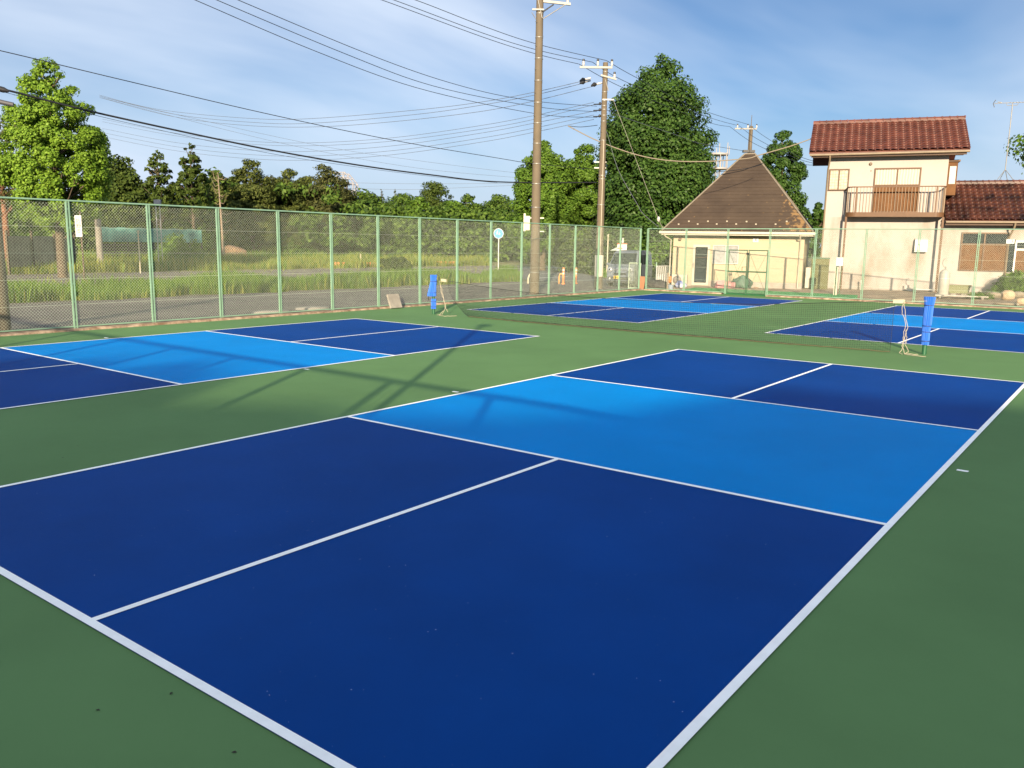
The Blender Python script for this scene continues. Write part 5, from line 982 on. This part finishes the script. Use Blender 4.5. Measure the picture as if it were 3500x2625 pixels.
# pale green twin trees and the big dark one
def tulip(label, px, top, width, dep, n, lm, seed, bot, ls=.3, clumps=150, shape=None, bark=BARK):
    n = int(n * 3.4); ls *= .68; clumps = int(clumps * 1.3)
    p = base_at(px, dep); p.z = 0; hh = ZT(p, top, px); r_ = width / 2 * dep / FPX
    return tree('broadleaf_tree', label, 'tree', p, hh, shape(r_) if shape else [(0, r_ * .85), (.2, r_), (.5, r_ * .95), (.74, r_ * .72), (.9, r_ * .42), (1, r_ * .12)], ZT(p, bot, px), n, ls, lm, bark, clumps=clumps, cr=.25, seed=seed, trunk_r=.26, fill=.35)
tulip('fresh green pointed tree directly behind the thick pole', 1855, 484, 225, 66, 18000, LFM, 41, 850)
tulip('fresh green tree between the thick pole and the slimmer pole', 1988, 494, 185, 68, 16000, LFM, 42, 850)
tulip('very large dark green tree towering behind the slimmer pole and brown roof', 2238, 198, 372, 60, 32000, LFD, 43, 860, .33, 330, lambda r_: [(0, r_ * .95), (.2, r_), (.42, r_ * .93), (.62, r_ * .86), (.78, r_ * .7), (.9, r_ * .42), (1, r_ * .08)])
tulip('dark green tree rising behind the right slope of the brown hipped roof', 2655, 446, 178, 68, 16000, LFD, 44, 860, .27, 160, lambda r_: [(0, r_), (.3, r_ * .95), (.55, r_ * .85), (.8, r_ * .62), (.92, r_ * .35), (1, .2)])
tulip('small dark tree showing low in the gap between the two houses', 2788, 694, 90, 76, 5000, LFD, 45, 880, .3, 60)
p = H.O + H.u * 10.6 + H.v * 5.0; s = 46 / FPX; tree('broadleaf_tree', 'leafy branches of a tree reaching in at the right edge over the low wing', 'tree', (p.x, p.y, 0), ptop(p, 425, 3540), [(0, .8), (.3, 2.1), (.6, 2.3), (1, .6)], ptop(p, 600, 3540), 5200, .19, LFM, clumps=70, cr=.25, seed=46, trunk_r=.16)
# woodland undergrowth: one mass nobody could count
rg = np.random.default_rng(99); cs = []
for k in range(1900):
    px = rg.uniform(-60, 1960); dep = rg.uniform(84, 112) if px > 720 else rg.uniform(72, 96); q = base_at(px, dep); hz = rg.uniform(.2, 7.0 if 680 < px < 1240 else 5.2); cs.append((q.x, q.y, q.z + hz, rg.uniform(.7, 1.7)))
cs = np.array(cs); idx = rg.integers(0, len(cs), 110000); dirs = rg.normal(size=(110000, 3)); dirs /= np.linalg.norm(dirs, axis=1, keepdims=True); off = dirs * (rg.uniform(0, 1, 110000) ** .33)[:, None] * cs[idx, 3:4]; off[:, 2] *= .6
v, f = leaf_quads(cs[idx, :3] + off, dirs + np.array([.2, -.3, .5]) + rg.normal(size=(110000, 3)) * .4, .46, .6, rg); o = raw_mesh('undergrowth', v, f, LFU); o['kind'] = 'stuff'
# tall grass
def blades(n, region, h0, h1, wd, rg_, zf=field_z, droop=.35, clump=True):
    P = region(n, rg_); n = len(P); hgt = rg_.uniform(h0, h1, n) * (.75 + .35 * np.sin(P[:, 0] * .9 + 1.3 * np.sin(P[:, 1] * .35)) * np.sin(P[:, 1] * .6)); z = np.array([zf(x, y) for x, y in P])
    a = rg_.uniform(0, 6.283, n); d = np.stack([np.cos(a), np.sin(a)], 1); w_ = wd * rg_.uniform(.6, 1.3, n); ben = (d * (hgt * droop * rg_.uniform(.1, 1.0, n))[:, None]); sd_ = np.stack([-d[:, 1], d[:, 0]], 1) * w_[:, None]
    base = np.c_[P, z]; v = np.zeros((n, 4, 3)); v[:, 0] = base; v[:, 0, :2] -= sd_ * .5; v[:, 1] = base; v[:, 1, :2] += sd_ * .5
    v[:, 2, :2] = P + ben * .45 + sd_ * .4; v[:, 2, 2] = z + hgt * .65; v[:, 3, :2] = P + ben; v[:, 3, 2] = z + hgt
    return v.reshape(-1, 3), np.arange(4 * n, dtype=np.int32).reshape(-1, 4)
GR1 = leafmat('lush_grass', (.05, .125, .013), (.18, .285, .04), .35, .6); GR2 = leafmat('dry_grass', (.12, .17, .024), (.32, .335, .075), .35, .7)
def side_road_mask(P):
    a = np.array([-19.0, 38.5]); d = np.array([-45, 50.5]); d = d / np.linalg.norm(d); r_ = P - a; return np.abs(r_[:, 0] * d[1] - r_[:, 1] * d[0]) > 3.0
def band(x0, x1, y0, y1):
    def f(n, rg_):
        P = np.c_[rg_.uniform(x0, x1, n), rg_.uniform(y0, y1, n)]; P[:, 0] += .35 * np.sin(P[:, 1] * 1.1) + .25 * np.sin(P[:, 1] * 2.7); return P[side_road_mask(P)]
    return f
rg = np.random.default_rng(5); parts = [blades(52000, band(-24.0, -20.9, 1, 40), 0.28, .85, .03, rg), blades(2500, band(-29, -24.6, 1, 60), .15, .4, .04, rg)]
parts.append(blades(9000, band(-24.5, -20.7, 40.5, 60), .3, .8, .04, rg))
vv = np.concatenate([a for a, _ in parts]); o = raw_mesh('roadside_grass', vv, np.arange(len(vv), dtype=np.int32).reshape(-1, 4), GR1); o['kind'] = 'stuff'
parts = [blades(9000, band(-24.3, -20.7, 1, 40), .2, .7, .028, rg), blades(34000, band(-52, -41, 5, 85), .35, .95, .06, rg), blades(26000, band(-96, -46, 5, 150), .35, .8, .11, rg), blades(1500, band(-40, -29, 5, 75), .08, .25, .06, rg)]
vv = np.concatenate([a for a, _ in parts]); o = raw_mesh('meadow_grass', vv, np.arange(len(vv), dtype=np.int32).reshape(-1, 4), GR2); o['kind'] = 'stuff'
parts = [blades(20000, band(-64, -41, 8, 110), .4, 1.0, .07, rg)]
vv = np.concatenate([a for a, _ in parts]); o = raw_mesh('green_meadow_grass', vv, np.arange(len(vv), dtype=np.int32).reshape(-1, 4), GR1); o['kind'] = 'stuff'
P_ = lambda n, rg_: np.c_[rg_.uniform(-11.9, -11.5, n), rg_.uniform(-2, 33, n)]
# shrubs by the wing and field
def bush(label, pos, rx_, rz__, n, lm, seed, ls=.12, cat='shrub'):
    return tree('shrub', label, cat, pos, rz__, [(0, rx_ * .9), (.4, rx_), (.8, rx_ * .7), (1, rx_ * .25)], .08, n, ls, lm, clumps=60, cr=.3, seed=seed, trunk_r=.03, limbs=10)
p = at_house(hp(3468, 985, -1.0)[0], -1.0, .14); bush('bushy green shrub under the wing window behind the tan stone', (p.x, p.y, p.z), .95, .95, 6000, LFM, 61, .1)
p = Gy(3350, 1022); bush('low tuft of weeds beside the weathered slatted board', (p.x, p.y, p.z), .5, .22, 900, LFM, 62, .06, 'weeds')
p = base_at(608, 60); bush('yellow-green bush in front of the teal sheet fence', p, 1.6, 2.1, 3000, LFM, 63, .22)
p = base_at(1350, 60); bush('dark round shrub alone in the meadow', p, 1.1, 1.0, 1800, LFB, 64, .2)
p = base_at(2285, 54); bush('hedge of light green shrubs between the grey van and the yellow house', (p.x, p.y, 0), 2.6, 2.2, 5200, LFM, 65, .22)
p = base_at(2120, 62); bush('wide dark shrub behind the grey van', (p.x, p.y, 0), 4.5, 4.2, 8000, LFB, 66, .3)
# ------------------------------------------------------------------ what stands behind the camera and shades the near court
hS = Vector((math.sin(R(SUN_AZ)), math.cos(R(SUN_AZ)), 0)); qS = Vector((-hS.y, hS.x, 0)); tn = math.tan(R(SUN_EL))
def shade_pt(q, a): return qS * q + hS * a
A0 = 38.0
t = thing('hall', 'flat-roofed grey hall behind the camera that shades the near court', 'building', shade_pt(0, A0), math.atan2(qS.y, qS.x))
prof = [(2.2, 4.2), (4.46, 4.1), (5.8, 4.8), (6.9, 5.8), (8.1, 6.9), (9.4, 6.4), (11.2, 6.0), (16, 6.2)]
hts = [((A0 + a) * tn) for q, a in prof]
b = MB(); b.prism([(prof[0][0], 0)] + [(q, z) for (q, a), z in zip(prof, hts)] + [(16, 0)], 'y', -12, 0); b.bb(16.01, 48, -12, 0, 0, 9.6); b.bb(-30, 2.19, -12, -1, 0, 11.1); b.build('walls', CONC_D, t)  # left block added behind the trees to stop sun leaking between them
b = MB(); b.bb(15.8, 48.3, -12.2, .2, 9.6, 9.85); b.build('roof', CONC, t)
p = Vector((4.98, -2.75, 0)); t = thing('floodlight_pole', 'slender floodlight pole at the fence behind the camera', 'pole', p); b = MB(); b.tube([(0, 0, 0), (0, 0, 5.1)], .06, 10); b.build('shaft', STEEL, t); b = MB(); b.box((0, .12, 5.15), (.3, .25, .12)); b.build('lamp_head', STEEL, t)
HS = lambda a: (A0 - 2.8 + a) * tn
base_t = None
for i, (q, a, sc) in enumerate(((1.0, 4.9, 1.0), (-1.3, 6.9, 1.0), (-3.6, 7.6, 1), (-6.6, 7.0, 1), (-10, 8.5, 1), (-14, 8, 1), (-18.5, 9, 1))):
    hh = HS(a) + (-.15 if q < 0 else .1); lab = ('shade tree behind the camera next to the hall', 'shade tree behind the camera, second from the hall', 'shade tree behind the camera, third from the hall', 'shade tree behind the camera, fourth from the hall', 'shade tree behind the camera, fifth from the hall', 'shade tree behind the camera, sixth from the hall', 'shade tree behind the camera, farthest from the hall')[i]
    P0 = shade_pt(q, A0 - 2.5 - (i % 2) * .8)
    if base_t is None: base_t = tree('shade_tree', lab, 'tree', P0, 9.9, [(0, 2.0), (.5, 2.3), (.8, 2.0), (1, .9)], .6, 15000, .3, LFD, clumps=120, cr=.3, seed=71, fill=.2, group='trees behind the camera')
    else: copy_tree(base_t, P0, i * 1.3, (1.05, 1.05, hh / 9.9), lab)
